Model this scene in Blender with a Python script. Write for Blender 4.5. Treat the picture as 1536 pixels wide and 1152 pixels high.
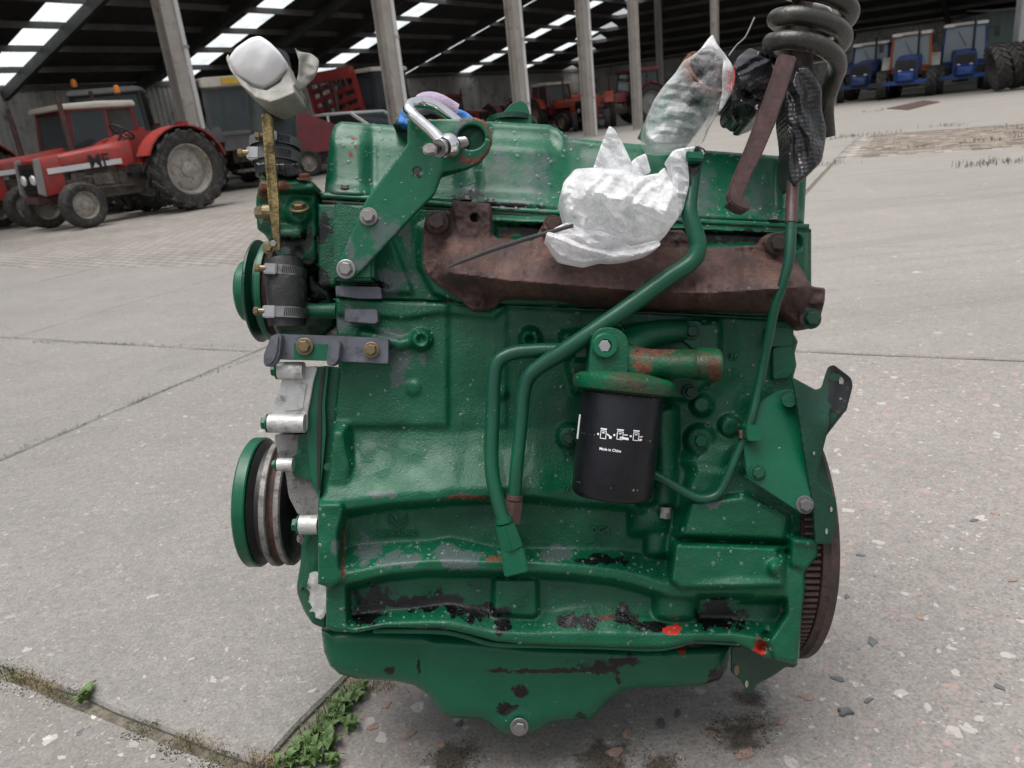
import bpy, bmesh, math, random
import numpy as np
from mathutils import Vector, Matrix, noise as mnoise

random.seed(7)
rng = np.random.RandomState(11)
S = bpy.context.scene
for o in list(bpy.data.objects):
    bpy.data.objects.remove(o)
COL = S.collection

# ------------------------------------------------------------------ camera
F_PX, CX, CY = 1150.0, 768.0, 576.0          # focal length and centre in photograph pixels
PITCH, ROLL, CAM_H = math.radians(19.3), math.radians(6.1), 0.97
cam_d = bpy.data.cameras.new('camera')
cam_d.sensor_width = 36.0
cam_d.lens = F_PX / 1536.0 * 36.0
cam_d.clip_start, cam_d.clip_end = 0.02, 2000
cam_d.dof.use_dof = True
cam_d.dof.focus_distance = 1.12
cam_d.dof.aperture_fstop = 9.5
cam = bpy.data.objects.new('camera', cam_d)
COL.objects.link(cam)
FWD = Vector((0, math.cos(PITCH), -math.sin(PITCH)))
R0, U0 = Vector((1, 0, 0)), Vector((0, math.sin(PITCH), math.cos(PITCH)))
RIGHT = R0 * math.cos(ROLL) - U0 * math.sin(ROLL)
UP = U0 * math.cos(ROLL) + R0 * math.sin(ROLL)
CAMP = Vector((0, 0, CAM_H))
M = Matrix((RIGHT, UP, -FWD)).transposed().to_4x4()
M.translation = CAMP
cam.matrix_world = M
S.camera = cam

# ------------------------------------------------------------------ light
SUN_EL, SUN_AZ = math.radians(80), math.radians(250)     # azimuth clockwise from +Y (the way the camera looks)
w = bpy.data.worlds.new('World')
S.world = w
w.use_nodes = True
nt = w.node_tree
bg = nt.nodes['Background']
sky = nt.nodes.new('ShaderNodeTexSky')
sky.sky_type = 'NISHITA'
sky.sun_disc = False
sky.sun_elevation = SUN_EL
sky.sun_rotation = SUN_AZ
sky.dust_density = 4.0
sky.air_density = 1.0
hs = nt.nodes.new('ShaderNodeHueSaturation')
hs.inputs['Saturation'].default_value = 0.22            # grey overcast
nt.links.new(sky.outputs[0], hs.inputs['Color'])
nt.links.new(hs.outputs[0], bg.inputs['Color'])
bg.inputs['Strength'].default_value = 0.09
sun_d = bpy.data.lights.new('sun', 'SUN')
sun_d.energy = 1.5
sun_d.angle = math.radians(50)
sun_d.color = (1.0, 0.965, 0.92)
sun = bpy.data.objects.new('sun', sun_d)
COL.objects.link(sun)
sdir = Vector((math.sin(SUN_AZ) * math.cos(SUN_EL), math.cos(SUN_AZ) * math.cos(SUN_EL), math.sin(SUN_EL)))
sun.rotation_euler = sdir.to_track_quat('Z', 'Y').to_euler()
sun.location = (0, 0, 20)
S.view_settings.view_transform = 'Standard'
S.view_settings.look = 'None'
S.view_settings.gamma = 1.0
S.view_settings.use_curve_mapping = False
S.view_settings.exposure = 1.08
S.render.engine = 'CYCLES'
S.cycles.use_denoising = True
S.cycles.max_bounces = 8
S.cycles.transparent_max_bounces = 12
S.cycles.caustics_reflective = False
S.cycles.caustics_refractive = False

# ------------------------------------------------------------------ helpers
def ray(px, py):
    return RIGHT * ((px - CX) / F_PX) + UP * ((CY - py) / F_PX) + FWD

def ground(px, py, z=0.0):
    d = ray(px, py)
    t = (z - CAM_H) / d.z
    return CAMP + d * t

def put(o, parent=None):
    COL.objects.link(o)
    if parent is not None:
        o.parent = parent
    return o

def empty(name, loc=(0, 0, 0), rz=0.0, label=None, cat=None, group=None, mat=None):
    o = bpy.data.objects.new(name, None)
    o.empty_display_size = 0.1
    COL.objects.link(o)
    if mat is not None:
        o.matrix_world = mat
    else:
        o.location = loc
        o.rotation_euler = (0, 0, rz)
    return tag(o, label, cat, group)

def tag(o, label=None, cat=None, group=None, kind=None):
    if label: o['label'] = label
    if cat: o['category'] = cat
    if group: o['group'] = group
    if kind: o['kind'] = kind
    return o

def mesh_of(name, v, f, mat=None, smooth=False, sharp=35):
    m = bpy.data.meshes.new(name)
    m.from_pydata([tuple(p) for p in v], [], f)
    m.update()
    if mat is not None:
        m.materials.append(mat)
    if smooth:
        m.shade_smooth()
        if sharp < 180:
            m.set_sharp_from_angle(angle=math.radians(sharp))
    return m

def mk(name, vf, mat, parent=None, smooth=False, sharp=35, bevel=0.0, bseg=2):
    v, f = vf
    m = mesh_of(name, v, f, mat, smooth and not bevel, sharp)
    if bevel:
        bm = bmesh.new(); bm.from_mesh(m)
        bmesh.ops.remove_doubles(bm, verts=bm.verts, dist=1e-6)
        bmesh.ops.recalc_face_normals(bm, faces=bm.faces)
        es = [e for e in bm.edges if len(e.link_faces) == 2 and e.calc_face_angle(0) > math.radians(30)]
        try:
            bmesh.ops.bevel(bm, geom=es, offset=bevel, segments=bseg, affect='EDGES', clamp_overlap=True)
        except Exception:
            pass
        bm.to_mesh(m); bm.free()
        m.shade_smooth(); m.set_sharp_from_angle(angle=math.radians(50))
    else:
        bm = bmesh.new(); bm.from_mesh(m)
        bmesh.ops.recalc_face_normals(bm, faces=bm.faces)
        bm.to_mesh(m); bm.free()
    return put(bpy.data.objects.new(name, m), parent)

def join(*vfs):
    V, Fc = [], []
    for v, f in vfs:
        n = len(V)
        V += [Vector(p) for p in v]
        Fc += [tuple(i + n for i in q) for q in f]
    return V, Fc

def xf(vf, mat):
    return [mat @ Vector(p) for p in vf[0]], vf[1]

def box(x0, x1, y0, y1, z0, z1):
    v = [(x, y, z) for z in (z0, z1) for y in (y0, y1) for x in (x0, x1)]
    f = [(0, 2, 3, 1), (4, 5, 7, 6), (0, 1, 5, 4), (2, 6, 7, 3), (0, 4, 6, 2), (1, 3, 7, 5)]
    return v, f

def prism_yz(poly, x0, x1):
    """polygon in (y, z) pushed along x"""
    n = len(poly)
    v = [(x0, a, b) for a, b in poly] + [(x1, a, b) for a, b in poly]
    f = [tuple(range(n)), tuple(range(2 * n - 1, n - 1, -1))] + [(i, (i + 1) % n, n + (i + 1) % n, n + i) for i in range(n)]
    return v, f

def prism_xz(poly, y0, y1):
    n = len(poly)
    v = [(a, y0, b) for a, b in poly] + [(a, y1, b) for a, b in poly]
    f = [tuple(range(n)), tuple(range(2 * n - 1, n - 1, -1))] + [(i, (i + 1) % n, n + (i + 1) % n, n + i) for i in range(n)]
    return v, f

def prism_xy(poly, z0, z1):
    n = len(poly)
    v = [(a, b, z0) for a, b in poly] + [(a, b, z1) for a, b in poly]
    f = [tuple(range(n)), tuple(range(2 * n - 1, n - 1, -1))] + [(i, (i + 1) % n, n + (i + 1) % n, n + i) for i in range(n)]
    return v, f

def bar(a, b, wd, ht=None, upv=(0, 0, 1)):
    """rectangular bar from a to b"""
    a, b = Vector(a), Vector(b)
    ht = wd if ht is None else ht
    d = (b - a).normalized()
    s = d.cross(Vector(upv))
    if s.length < 1e-4: s = d.cross(Vector((1, 0, 0)))
    s.normalize(); u = s.cross(d)
    v = []
    for p in (a, b):
        for i, j in ((-1, -1), (1, -1), (1, 1), (-1, 1)):
            v.append(p + s * (wd / 2 * i) + u * (ht / 2 * j))
    return v, [(0, 1, 2, 3), (7, 6, 5, 4)] + [(i, (i + 1) % 4, 4 + (i + 1) % 4, 4 + i) for i in range(4)]

def spline(pts, n=8):
    """Catmull-Rom through the points (any dimension)"""
    P = [np.array(p, float) for p in pts]
    P = [2 * P[0] - P[1]] + P + [2 * P[-1] - P[-2]]
    out = []
    for i in range(1, len(P) - 2):
        for k in range(n):
            t = k / n
            p0, p1, p2, p3 = P[i - 1:i + 3]
            out.append(0.5 * ((2 * p1) + (-p0 + p2) * t + (2 * p0 - 5 * p1 + 4 * p2 - p3) * t * t + (-p0 + 3 * p1 - 3 * p2 + p3) * t ** 3))
    out.append(P[-2])
    return out

def tube(path, rad, seg=14, cap=True, flat=1.0, upv=None):
    """round tube along a path; rad is a number or a list; flat squeezes it across"""
    P = [Vector(p[:3]) for p in path]
    n = len(P)
    R = [rad] * n if isinstance(rad, (int, float)) else list(rad)
    V, Fc = [], []
    prev = Vector(upv) if upv is not None else None
    for i in range(n):
        d = (P[min(i + 1, n - 1)] - P[max(i - 1, 0)]).normalized()
        if prev is None:
            prev = Vector((0, 0, 1)) if abs(d.z) < 0.9 else Vector((0, 1, 0))
        u = prev - d * prev.dot(d)
        if u.length < 1e-6:
            u = d.orthogonal()
        u.normalize(); prev = u
        s = d.cross(u)
        for k in range(seg):
            a = 2 * math.pi * k / seg
            V.append(P[i] + u * (R[i] * math.cos(a)) + s * (R[i] * flat * math.sin(a)))
    for i in range(n - 1):
        for k in range(seg):
            k2 = (k + 1) % seg
            Fc.append((i * seg + k, i * seg + k2, (i + 1) * seg + k2, (i + 1) * seg + k))
    if cap:
        Fc.append(tuple(range(seg - 1, -1, -1)))
        Fc.append(tuple((n - 1) * seg + k for k in range(seg)))
    return V, Fc

def lathe(prof, seg=32, axis='z', closed=False, cap=True):
    """profile of (r, h) turned about an axis"""
    V, Fc = [], []
    n = len(prof)
    for r, h in prof:
        for k in range(seg):
            a = 2 * math.pi * k / seg
            c, s = r * math.cos(a), r * math.sin(a)
            V.append({'z': (c, s, h), 'x': (h, c, s), 'y': (c, h, s)}[axis])
    for i in range(n if closed else n - 1):
        j = (i + 1) % n
        for k in range(seg):
            k2 = (k + 1) % seg
            Fc.append((i * seg + k, i * seg + k2, j * seg + k2, j * seg + k))
    if not closed and cap:
        if prof[0][0] > 1e-6: Fc.append(tuple(range(seg - 1, -1, -1)))
        if prof[-1][0] > 1e-6: Fc.append(tuple((n - 1) * seg + k for k in range(seg)))
    return V, Fc

def text_mesh(txt, size, depth, font_bold=False, align='CENTER'):
    c = bpy.data.curves.new('txt', 'FONT')
    c.body = txt; c.size = size; c.extrude = depth
    c.align_x = align; c.align_y = 'CENTER'
    c.resolution_u = 3
    if font_bold: c.offset = size * 0.02
    o = bpy.data.objects.new('txt', c)
    COL.objects.link(o)
    dg = bpy.context.evaluated_depsgraph_get()
    me = bpy.data.meshes.new_from_object(o.evaluated_get(dg))
    v = [x.co.copy() for x in me.vertices]; f = [tuple(p.vertices) for p in me.polygons]
    bpy.data.objects.remove(o); bpy.data.curves.remove(c); bpy.data.meshes.remove(me)
    return v, f

def copy_tree(o, parent=None):
    c = o.copy(); COL.objects.link(c); c.parent = parent
    for ch in list(o.children):
        copy_tree(ch, c)
    return c
# ------------------------------------------------------------------ materials
class NT:
    def __init__(s, name):
        s.m = bpy.data.materials.new(name); s.m.use_nodes = True
        s.t = s.m.node_tree
        s.b = s.t.nodes['Principled BSDF']
        s.out = s.t.nodes['Material Output']
    def n(s, typ, **kw):
        nd = s.t.nodes.new('ShaderNode' + typ)
        for k, v in kw.items():
            if k in nd.inputs: nd.inputs[k].default_value = v
            else: setattr(nd, k, v)
        return nd
    def l(s, a, b):
        s.t.links.new(a, b)
    def coord(s, kind='Object', scale=None):
        tc = s.n('TexCoord')
        if scale is None: return tc.outputs[kind]
        mp = s.n('Mapping'); mp.inputs['Scale'].default_value = scale
        s.l(tc.outputs[kind], mp.inputs['Vector']); return mp.outputs[0]
    def noise(s, scale, detail=4, rough=.55, vec=None, dist=0.0):
        nd = s.n('TexNoise'); nd.inputs['Scale'].default_value = scale
        nd.inputs['Detail'].default_value = detail; nd.inputs['Roughness'].default_value = rough
        nd.inputs['Distortion'].default_value = dist
        s.l(vec if vec is not None else s.coord(), nd.inputs['Vector']); return nd.outputs['Fac']
    def voro(s, scale, feature='F1', vec=None, out='Distance', rand=1.0):
        nd = s.n('TexVoronoi'); nd.feature = feature
        nd.inputs['Scale'].default_value = scale; nd.inputs['Randomness'].default_value = rand
        s.l(vec if vec is not None else s.coord(), nd.inputs['Vector']); return nd.outputs[out]
    def ramp(s, fac, stops, interp='LINEAR'):
        r = s.n('ValToRGB'); r.color_ramp.interpolation = interp
        e = r.color_ramp.elements
        while len(e) > 1: e.remove(e[-1])
        for i, (p, c) in enumerate(stops):
            if i == 0: e[0].position = p
            else: e.new(p)
            e[i].color = (c, c, c, 1) if isinstance(c, (int, float)) else (*c, 1)
        s.l(fac, r.inputs[0]); return r.outputs[0]
    def math(s, op, a, b=None, clamp=False):
        m = s.n('Math'); m.operation = op; m.use_clamp = clamp
        for i, q in enumerate((a, b)):
            if q is None: continue
            if isinstance(q, (int, float)): m.inputs[i].default_value = q
            else: s.l(q, m.inputs[i])
        return m.outputs[0]
    def mix(s, fac, a, b, mode='MIX'):
        m = s.n('Mix'); m.data_type = 'RGBA'; m.blend_type = mode
        for i, q in ((0, fac), (6, a), (7, b)):
            if isinstance(q, (int, float)): m.inputs[i].default_value = q if i == 0 else (q, q, q, 1)
            elif isinstance(q, tuple): m.inputs[i].default_value = (*q[:3], 1)
            else: s.l(q, m.inputs[i])
        return m.outputs[2]
    def bump(s, h, strength=.3, dist=.002, prev=None):
        b = s.n('Bump'); b.inputs['Strength'].default_value = strength; b.inputs['Distance'].default_value = dist
        s.l(h, b.inputs['Height'])
        if prev is not None: s.l(prev, b.inputs['Normal'])
        return b.outputs[0]
    def set(s, **kw):
        for k, v in kw.items():
            k = {'col': 'Base Color', 'rough': 'Roughness', 'metal': 'Metallic', 'nrm': 'Normal', 'spec': 'Specular IOR Level',
                 'trans': 'Transmission Weight', 'coat': 'Coat Weight', 'alpha': 'Alpha', 'ior': 'IOR', 'sheen': 'Sheen Weight', 'coatr': 'Coat Roughness'}.get(k, k)
            i = s.b.inputs[k]
            if isinstance(v, (int, float)): i.default_value = v
            elif isinstance(v, tuple): i.default_value = (*v[:3], 1)
            else: s.l(v, i)
        return s.m

MT = {}
def simple(name, col, rough=.5, metal=0.0, var=.25, scale=8, bump=0.0, bscale=60, dirt=None, dirt_amt=.4, **kw):
    """a plain surface with uneven tone, roughness and optional dirt"""
    t = NT(name)
    nz = t.noise(scale, 5, .6)
    c2 = tuple(x * (1 - var) for x in col); c3 = tuple(min(1, x * (1 + var * .6)) for x in col)
    c = t.ramp(nz, [(.3, c2), (.7, c3)])
    if dirt is not None:
        m = t.ramp(t.noise(scale * 2.3, 6, .65), [(.62 - dirt_amt * .35, 0), (.78 - dirt_amt * .3, 1)])
        c = t.mix(t.math('MULTIPLY', m, .85), c, dirt)
    r = t.ramp(t.noise(scale * 3, 4), [(.3, max(0, rough - .1)), (.7, min(1, rough + .12))])
    a = dict(col=c, rough=r, metal=metal)
    if bump: a['nrm'] = t.bump(t.noise(bscale, 4, .6), bump, .004)
    a.update(kw)
    MT[name] = t.set(**a)
    return MT[name]

def green_material(name, base, base2, cast=.35, cscale=420, soft=False, rusty=False):
    """engine enamel: worn, wet, with primer, grease, rust and darkened hollows where the 'wear' layer says"""
    t = NT(name)
    at = t.n('Attribute'); at.attribute_name = 'wear'
    sep = t.n('SeparateColor'); t.l(at.outputs['Color'], sep.inputs[0])
    n1 = t.noise(9, 6, .6); n2 = t.noise(38, 9, .74); n3 = t.noise(160, 4, .6)
    c = t.ramp(n1, [(.3, base2), (.7, base)])
    def mask(ch, nz, lo, hi):
        v = t.math('ADD', t.math('MULTIPLY', ch, 1.35), t.math('MULTIPLY', t.math('SUBTRACT', nz, .5), 2.6))
        return t.math('MULTIPLY', t.ramp(v, [(lo, 0), (hi, 1)]), t.ramp(ch, [(.02, 0), (.12, 1)]))
    chips = t.ramp(t.noise(26, 8, .72), [(.73, 0), (.745, 1)])
    c = t.mix(t.math('MULTIPLY', chips, .75), c, (.10, .105, .11))
    c = t.mix(t.math('MULTIPLY', mask(sep.outputs[0], n2, .30 if soft else .46, .95 if soft else .74), .66), c, (.085, .092, .104))
    rustm = mask(sep.outputs[2], n2, .5, .75)
    c = t.mix(rustm, c, t.ramp(n3, [(.3, (.055, .02, .012)), (.7, (.17, .065, .032))]))
    grm = mask(sep.outputs[1], n2, .42, .7)
    c = t.mix(grm, c, (.003, .003, .0035))
    if rusty:
        c = t.mix(t.ramp(t.noise(21, 8, .7), [(.46, 0), (.64, .85)]), c, t.ramp(n3, [(.3, (.030, .020, .014)), (.7, (.085, .052, .033))]))
    ra = t.n('Attribute'); ra.attribute_name = 'redmark'
    c = t.mix(t.ramp(t.math('ADD', ra.outputs['Fac'], t.math('MULTIPLY', t.math('SUBTRACT', n2, .5), 1.2)), [(.48, 0), (.52, 1)]), c, (.42, .03, .02))
    film = t.ramp(t.noise(5, 6, .7), [(.5, 0), (.8, .16)])
    c = t.mix(film, c, (.018, .03, .022))
    r = t.ramp(n2, [(.3, .22), (.7, .50)])
    r = t.mix(rustm, r, .75)
    r = t.mix(grm, r, .16)
    hm = t.math('MULTIPLY', t.noise(cscale, 4, .65), t.ramp(t.noise(14, 3, .6), [(.35, .25), (.68, 1.0)]))
    hm = t.math('ADD', hm, t.math('MULTIPLY', t.ramp(t.noise(cscale * .35, 2, .5), [(.55, 0), (.62, 1)]), .12 if not soft else 0.0))
    nb = t.bump(hm, cast, .0040)
    nb = t.bump(t.noise(34, 4, .55), .16, .006, nb)
    MT[name] = t.set(col=c, rough=r, nrm=nb, spec=.30, coat=.12, coatr=.06)
    return MT[name]

green_material('cast_green', (.0010, .090, .040), (.0006, .056, .026), .50, 330)
green_material('rusty_green', (.0024, .098, .040), (.0016, .060, .026), .5, 260, rusty=True)
green_material('sheet_green', (.0014, .100, .047), (.0010, .070, .034), .10, 400, soft=True)
green_material('pipe_green', (.0040, .078, .040), (.0060, .048, .030), .15, 300, soft=True)
green_material('dark_green', (.004, .046, .025), (.003, .028, .017), .3, 250)

def rust_material(name, a, b, c0, rough=.8, bs=.7):
    t = NT(name)
    n1 = t.noise(13, 9, .74); n2 = t.noise(140, 5, .7)
    c = t.ramp(n1, [(.34, a), (.5, b), (.66, c0)])
    c = t.mix(.75, c, t.ramp(n2, [(.3, .35), (.7, 1.2)]), 'MULTIPLY')
    h = t.math('ADD', n2, t.math('MULTIPLY', t.noise(420, 3, .7), .6))
    MT[name] = t.set(col=c, rough=t.ramp(t.noise(20, 4), [(.3, rough - .25), (.7, rough + .1)]), nrm=t.bump(h, bs, .0030))
rust_material('rust', (.032, .018, .018), (.074, .038, .033), (.135, .066, .048))
rust_material('rust_bright', (.10, .035, .018), (.21, .075, .03), (.30, .12, .05))
rust_material('rust_dark', (.020, .013, .013), (.045, .027, .024), (.085, .045, .036), .6)
rust_material('bar_rust', (.045, .022, .022), (.075, .036, .034), (.10, .05, .045), .5, .16)

simple('steel', (.27, .265, .26), .38, 1.0, .35, 25, .08, 200, dirt=(.12, .09, .06), dirt_amt=.25)
simple('zinc', (.40, .40, .40), .34, 1.0, .25, 30, .05, 200)
simple('brass_bolt', (.20, .160, .095), .42, .8, .4, 40, .15, 200, dirt=(.10, .06, .03), dirt_amt=.4)
simple('alloy', (.52, .52, .51), .42, .35, .25, 20, .25, 300, dirt=(.15, .14, .13), dirt_amt=.35)
simple('dull_alloy', (.24, .232, .225), .55, .3, .25, 30, .3, 300, dirt=(.06, .055, .05), dirt_amt=.4)
simple('chrome', (.78, .78, .79), .16, 1.0, .12, 20, .03, 200, dirt=(.35, .34, .33), dirt_amt=.1)
simple('primer_grey', (.095, .10, .125), .42, 0, .35, 22, .12, 250, dirt=(.03, .035, .04), dirt_amt=.35)
simple('black_rubber', (.018, .019, .020), .5, 0, .5, 25, .3, 120, dirt=(.055, .055, .058), dirt_amt=.3)
simple('hose_rubber', (.020, .030, .027), .42, 0, .4, 14, .15, 160)
simple('coil_rubber', (.034, .033, .029), .28, 0, .4, 10, .25, 180, dirt=(.075, .07, .055), dirt_amt=.35)
simple('filter_black', (.006, .0065, .010), .34, 0, .4, 22, .08, 300, spec=.35)
simple('print_white', (.75, .75, .75), .5, 0, .05)
simple('brass_bar', (.20, .15, .055), .55, .45, .55, 38, .5, 260, dirt=(.045, .035, .018), dirt_amt=.45)
simple('cab_grey', (.10, .10, .098), .5, 0, .3, 3)
simple('pulley_black', (.012, .012, .013), .5, 0, .5, 14, .15, 200)
simple('red_mark', (.45, .035, .02), .45, 0, .3, 30)

def plastic(name, col, alpha=1.0, rough=.28, transl=.4, wr=30, dots=False):
    t = NT(name)
    fac = t.n('TexNoise'); fac.inputs['Scale'].default_value = wr
    t.l(t.coord(), fac.inputs['Vector'])
    fac.inputs['Detail'].default_value = 5
    h = fac.outputs['Fac']
    nb = t.bump(h, .22, .005)
    nb = t.bump(t.voro(wr * 5, 'DISTANCE_TO_EDGE'), .22, .002, nb)
    if dots:
        nb = t.bump(t.voro(170, rand=.25), .45, .003, nb)
    t.set(col=t.ramp(h, [(.3, tuple(x * .7 for x in col)), (.7, col)]), rough=rough, nrm=nb)
    tr = t.n('BsdfTranslucent'); tr.inputs['Color'].default_value = (*col, 1)
    mx = t.n('MixShader'); mx.inputs[0].default_value = transl
    t.l(t.b.outputs[0], mx.inputs[1]); t.l(tr.outputs[0], mx.inputs[2])
    last = mx.outputs[0]
    if alpha < 1:
        tp = t.n('BsdfTransparent')
        m2 = t.n('MixShader')
        a = t.ramp(t.noise(wr * .7, 6, .7), [(.36, max(0, alpha - .3)), (.66, min(1, alpha + .45))])
        fr = t.n('LayerWeight'); fr.inputs[0].default_value = .35
        a2 = t.math('ADD', a, t.math('MULTIPLY', fr.outputs['Facing'], .4), True)
        t.l(a2, m2.inputs[0]); t.l(tp.outputs[0], m2.inputs[1]); t.l(last, m2.inputs[2]); last = m2.outputs[0]
    t.l(last, t.out.inputs[0])
    MT[name] = t.m
plastic('white_plastic', (.90, .90, .92), .62, .16, .3, 46)
plastic('clear_plastic', (.84, .85, .87), .22, .10, .35, 20)
plastic('black_plastic', (.010, .010, .012), 1, .26, .0, 40)
plastic('black_mesh_plastic', (.013, .013, .014), 1, .30, .0, 18, dots=True)
plastic('tape_white', (.88, .88, .90), 1, .3, .1, 8)
plastic('tape_grey', (.33, .325, .29), 1, .55, .15, 60)

t = NT('water_drop')
t.set(col=(.24, .34, .30), rough=.03, spec=1.0)
tp = t.n('BsdfTransparent'); tp.inputs[0].default_value = (.92, .95, .93, 1)
lw = t.n('LayerWeight'); lw.inputs[0].default_value = .45
mx = t.n('MixShader'); t.l(t.ramp(lw.outputs['Facing'], [(0, .25), (.5, .3), (1, .7)]), mx.inputs[0])
t.l(tp.outputs[0], mx.inputs[1]); t.l(t.b.outputs[0], mx.inputs[2]); t.l(mx.outputs[0], t.out.inputs[0])
MT['water_drop'] = t.m

# concrete: pale smooth slabs and coarse pink aggregate ones
def concrete(name, base, agg, pebbles, psz, dark=.3, stain=.5, mixk=.65, tracks=False, spots=()):
    t = NT(name)
    geo = t.n('NewGeometry'); vec = geo.outputs['Position']
    n_big = t.noise(.55, 6, .62, vec); n_mid = t.noise(6, 6, .65, vec); n_fine = t.noise(160, 4, .7, vec)
    b2 = tuple(x * (1 - dark) for x in base)
    c = t.ramp(t.math('ADD', t.math('MULTIPLY', n_big, .6), t.math('MULTIPLY', n_mid, .4)), [(.34, b2), (.66, base)])
    c = t.mix(.8, c, t.ramp(n_fine, [(.25, .45), (.52, 1.0), (.8, 1.35)]), 'MULTIPLY')
    c = t.mix(.6, c, t.ramp(t.noise(38, 5, .75, vec), [(.3, .62), (.7, 1.22)]), 'MULTIPLY')
    # stones showing at the surface, three sizes
    hsum = n_fine
    wv = t.n('TexNoise'); wv.inputs['Scale'].default_value = 30; wv.inputs['Detail'].default_value = 3
    t.l(vec, wv.inputs['Vector'])
    vm = t.n('VectorMath'); vm.operation = 'MULTIPLY_ADD'
    t.l(wv.outputs['Color'], vm.inputs[0]); vm.inputs[1].default_value = (.040, .040, .0); t.l(vec, vm.inputs[2])
    for k, sc in enumerate(psz):
        vo = t.n('TexVoronoi'); vo.inputs['Scale'].default_value = sc
        t.l(vm.outputs[0], vo.inputs['Vector'])
        sp = t.n('SeparateColor'); t.l(vo.outputs['Color'], sp.inputs[0])
        lim = t.math('MULTIPLY', sp.outputs[0], .42)
        ins = t.math('LESS_THAN', vo.outputs['Distance'], lim)
        pick = t.math('LESS_THAN', sp.outputs[1], pebbles[k])
        ins = t.math('MULTIPLY', ins, pick)
        pc = t.ramp(sp.outputs[2], agg, 'CONSTANT')
        c = t.mix(t.math('MULTIPLY', ins, mixk), c, pc)
        hsum = t.math('ADD', hsum, t.math('MULTIPLY', ins, .35))
    pits = t.ramp(t.noise(75, 4, .7, vec), [(.30, 1), (.38, 0)])
    c = t.mix(t.math('MULTIPLY', pits, .7), c, tuple(x * .3 for x in base))
    st = t.ramp(t.noise(1.7, 7, .7, vec, .4), [(.52, 0), (.75, stain)])
    c = t.mix(st, c, tuple(x * .5 for x in base))
    if tracks:
        mp = t.n('Mapping'); mp.inputs['Rotation'].default_value = (0, 0, -.12); mp.inputs['Scale'].default_value = (.35, 4.5, 1); t.l(vec, mp.inputs[0])
        tk = t.ramp(t.noise(1.0, 5, .6, mp.outputs[0]), [(.5, 0), (.72, .32)])
        c = t.mix(tk, c, tuple(x * .42 for x in base))
    for (sx, sy, sr) in spots:
        dv = t.n('VectorMath'); dv.operation = 'DISTANCE'; t.l(vec, dv.inputs[0]); dv.inputs[1].default_value = (sx, sy, 0)
        f_ = t.math('ADD', t.math('DIVIDE', dv.outputs['Value'], sr), t.math('MULTIPLY', t.math('SUBTRACT', t.noise(22, 7, .72, vec), .5), 3.2))
        c = t.mix(t.ramp(f_, [(.45, .82), (.95, 0)]), c, (.045, .036, .026))
    nb = t.bump(t.math('SUBTRACT', hsum, t.math('MULTIPLY', pits, .8)), .5, .0035)
    nb = t.bump(n_mid, .35, .014, nb)
    MT[name] = t.set(col=c, rough=t.ramp(n_mid, [(.3, .62), (.7, .88)]), nrm=nb)
AGG_SMOOTH = [(0, (.36, .34, .31)), (.3, (.15, .145, .14)), (.52, (.44, .42, .39)), (.66, (.30, .23, .18)), (.8, (.22, .21, .20)), (.92, (.50, .47, .44))]
AGG_PINK = [(0, (.38, .26, .225)), (.26, (.40, .375, .355)), (.42, (.19, .18, .18)), (.56, (.37, .235, .195)), (.74, (.30, .25, .23)), (.88, (.48, .455, .435))]
concrete('concrete_smooth', (.246, .233, .217), AGG_SMOOTH, (.14, .24, .35), (44, 95, 210), .24, .35, mixk=.5)
concrete('concrete_coarse', (.284, .265, .247), AGG_PINK, (.45, .65, .8), (34, 80, 190), .25, .35, mixk=.62, spots=[(*ground(a, b)[:2], r) for a, b, r in ((1112, 1100, .045), (905, 1142, .055), (680, 1135, .05), (1120, 1046, .03), (985, 1150, .04))])
concrete('concrete_grey', (.228, .212, .196), AGG_SMOOTH, (.2, .4, .5), (30, 80, 200), .25, .4, mixk=.6)
concrete('concrete_far', (.285, .266, .243), AGG_SMOOTH, (.05, .1, .2), (20, 60, 140), .18, .3, tracks=True)
simple('joint_dirt', (.155, .135, .105), .95, 0, .5, 30, .6, 120, dirt=(.035, .03, .022), dirt_amt=.4)
simple('brick_paver', (.27, .225, .19), .85, 0, .4, 3, .4, 70, dirt=(.14, .125, .105), dirt_amt=.4)
simple('paver_pale', (.34, .32, .29), .85, 0, .3, 3, .4, 70)
simple('grass_green', (.105, .125, .045), .6, 0, .5, 9)
simple('weed_leaf', (.085, .150, .042), .5, 0, .5, 25, .2, 90)
simple('dry_straw', (.30, .22, .12), .8, 0, .5, 25)
simple('moss', (.085, .10, .03), .9, 0, .6, 40, .8, 200)
simple('moss_brown', (.12, .09, .05), .95, 0, .6, 40, .8, 200)
simple('stone_dark', (.11, .112, .118), .6, 0, .3, 40, .4, 150)
simple('stone_red', (.29, .20, .165), .75, 0, .4, 50, .5, 150)
simple('stone_pale', (.48, .46, .43), .7, 0, .3, 50, .4, 150)

# yard and machines
simple('column_paint', (.37, .345, .315), .6, 0, .22, 1.6, .1, 40, dirt=(.22, .14, .09), dirt_amt=.2)
simple('pipe_white', (.62, .61, .60), .45, 0, .12, 3)
simple('wall_sheet', (.46, .44, .41), .6, 0, .2, .8, 0, dirt=(.1, .095, .09), dirt_amt=.25)
simple('roof_sheet', (.05, .047, .045), .85, 0, .3, 1.2)
simple('rafter_grey', (.06, .058, .055), .7, 0, .3, 2)
simple('purlin_grey', (.13, .125, .12), .7, 0, .3, 1.5)
t = NT('skylight_sheet')
trn = t.n('BsdfTranslucent'); t.l(t.ramp(t.noise(1.3, 5, .6), [(.3, (.44, .48, .49)), (.7, (.66, .70, .72))]), trn.inputs['Color'])
t.l(trn.outputs[0], t.out.inputs[0]); MT['skylight_sheet'] = t.m
simple('red_paint', (.32, .026, .022), .5, 0, .35, 3.5, .08, 30, dirt=(.13, .055, .042), dirt_amt=.4)
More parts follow.
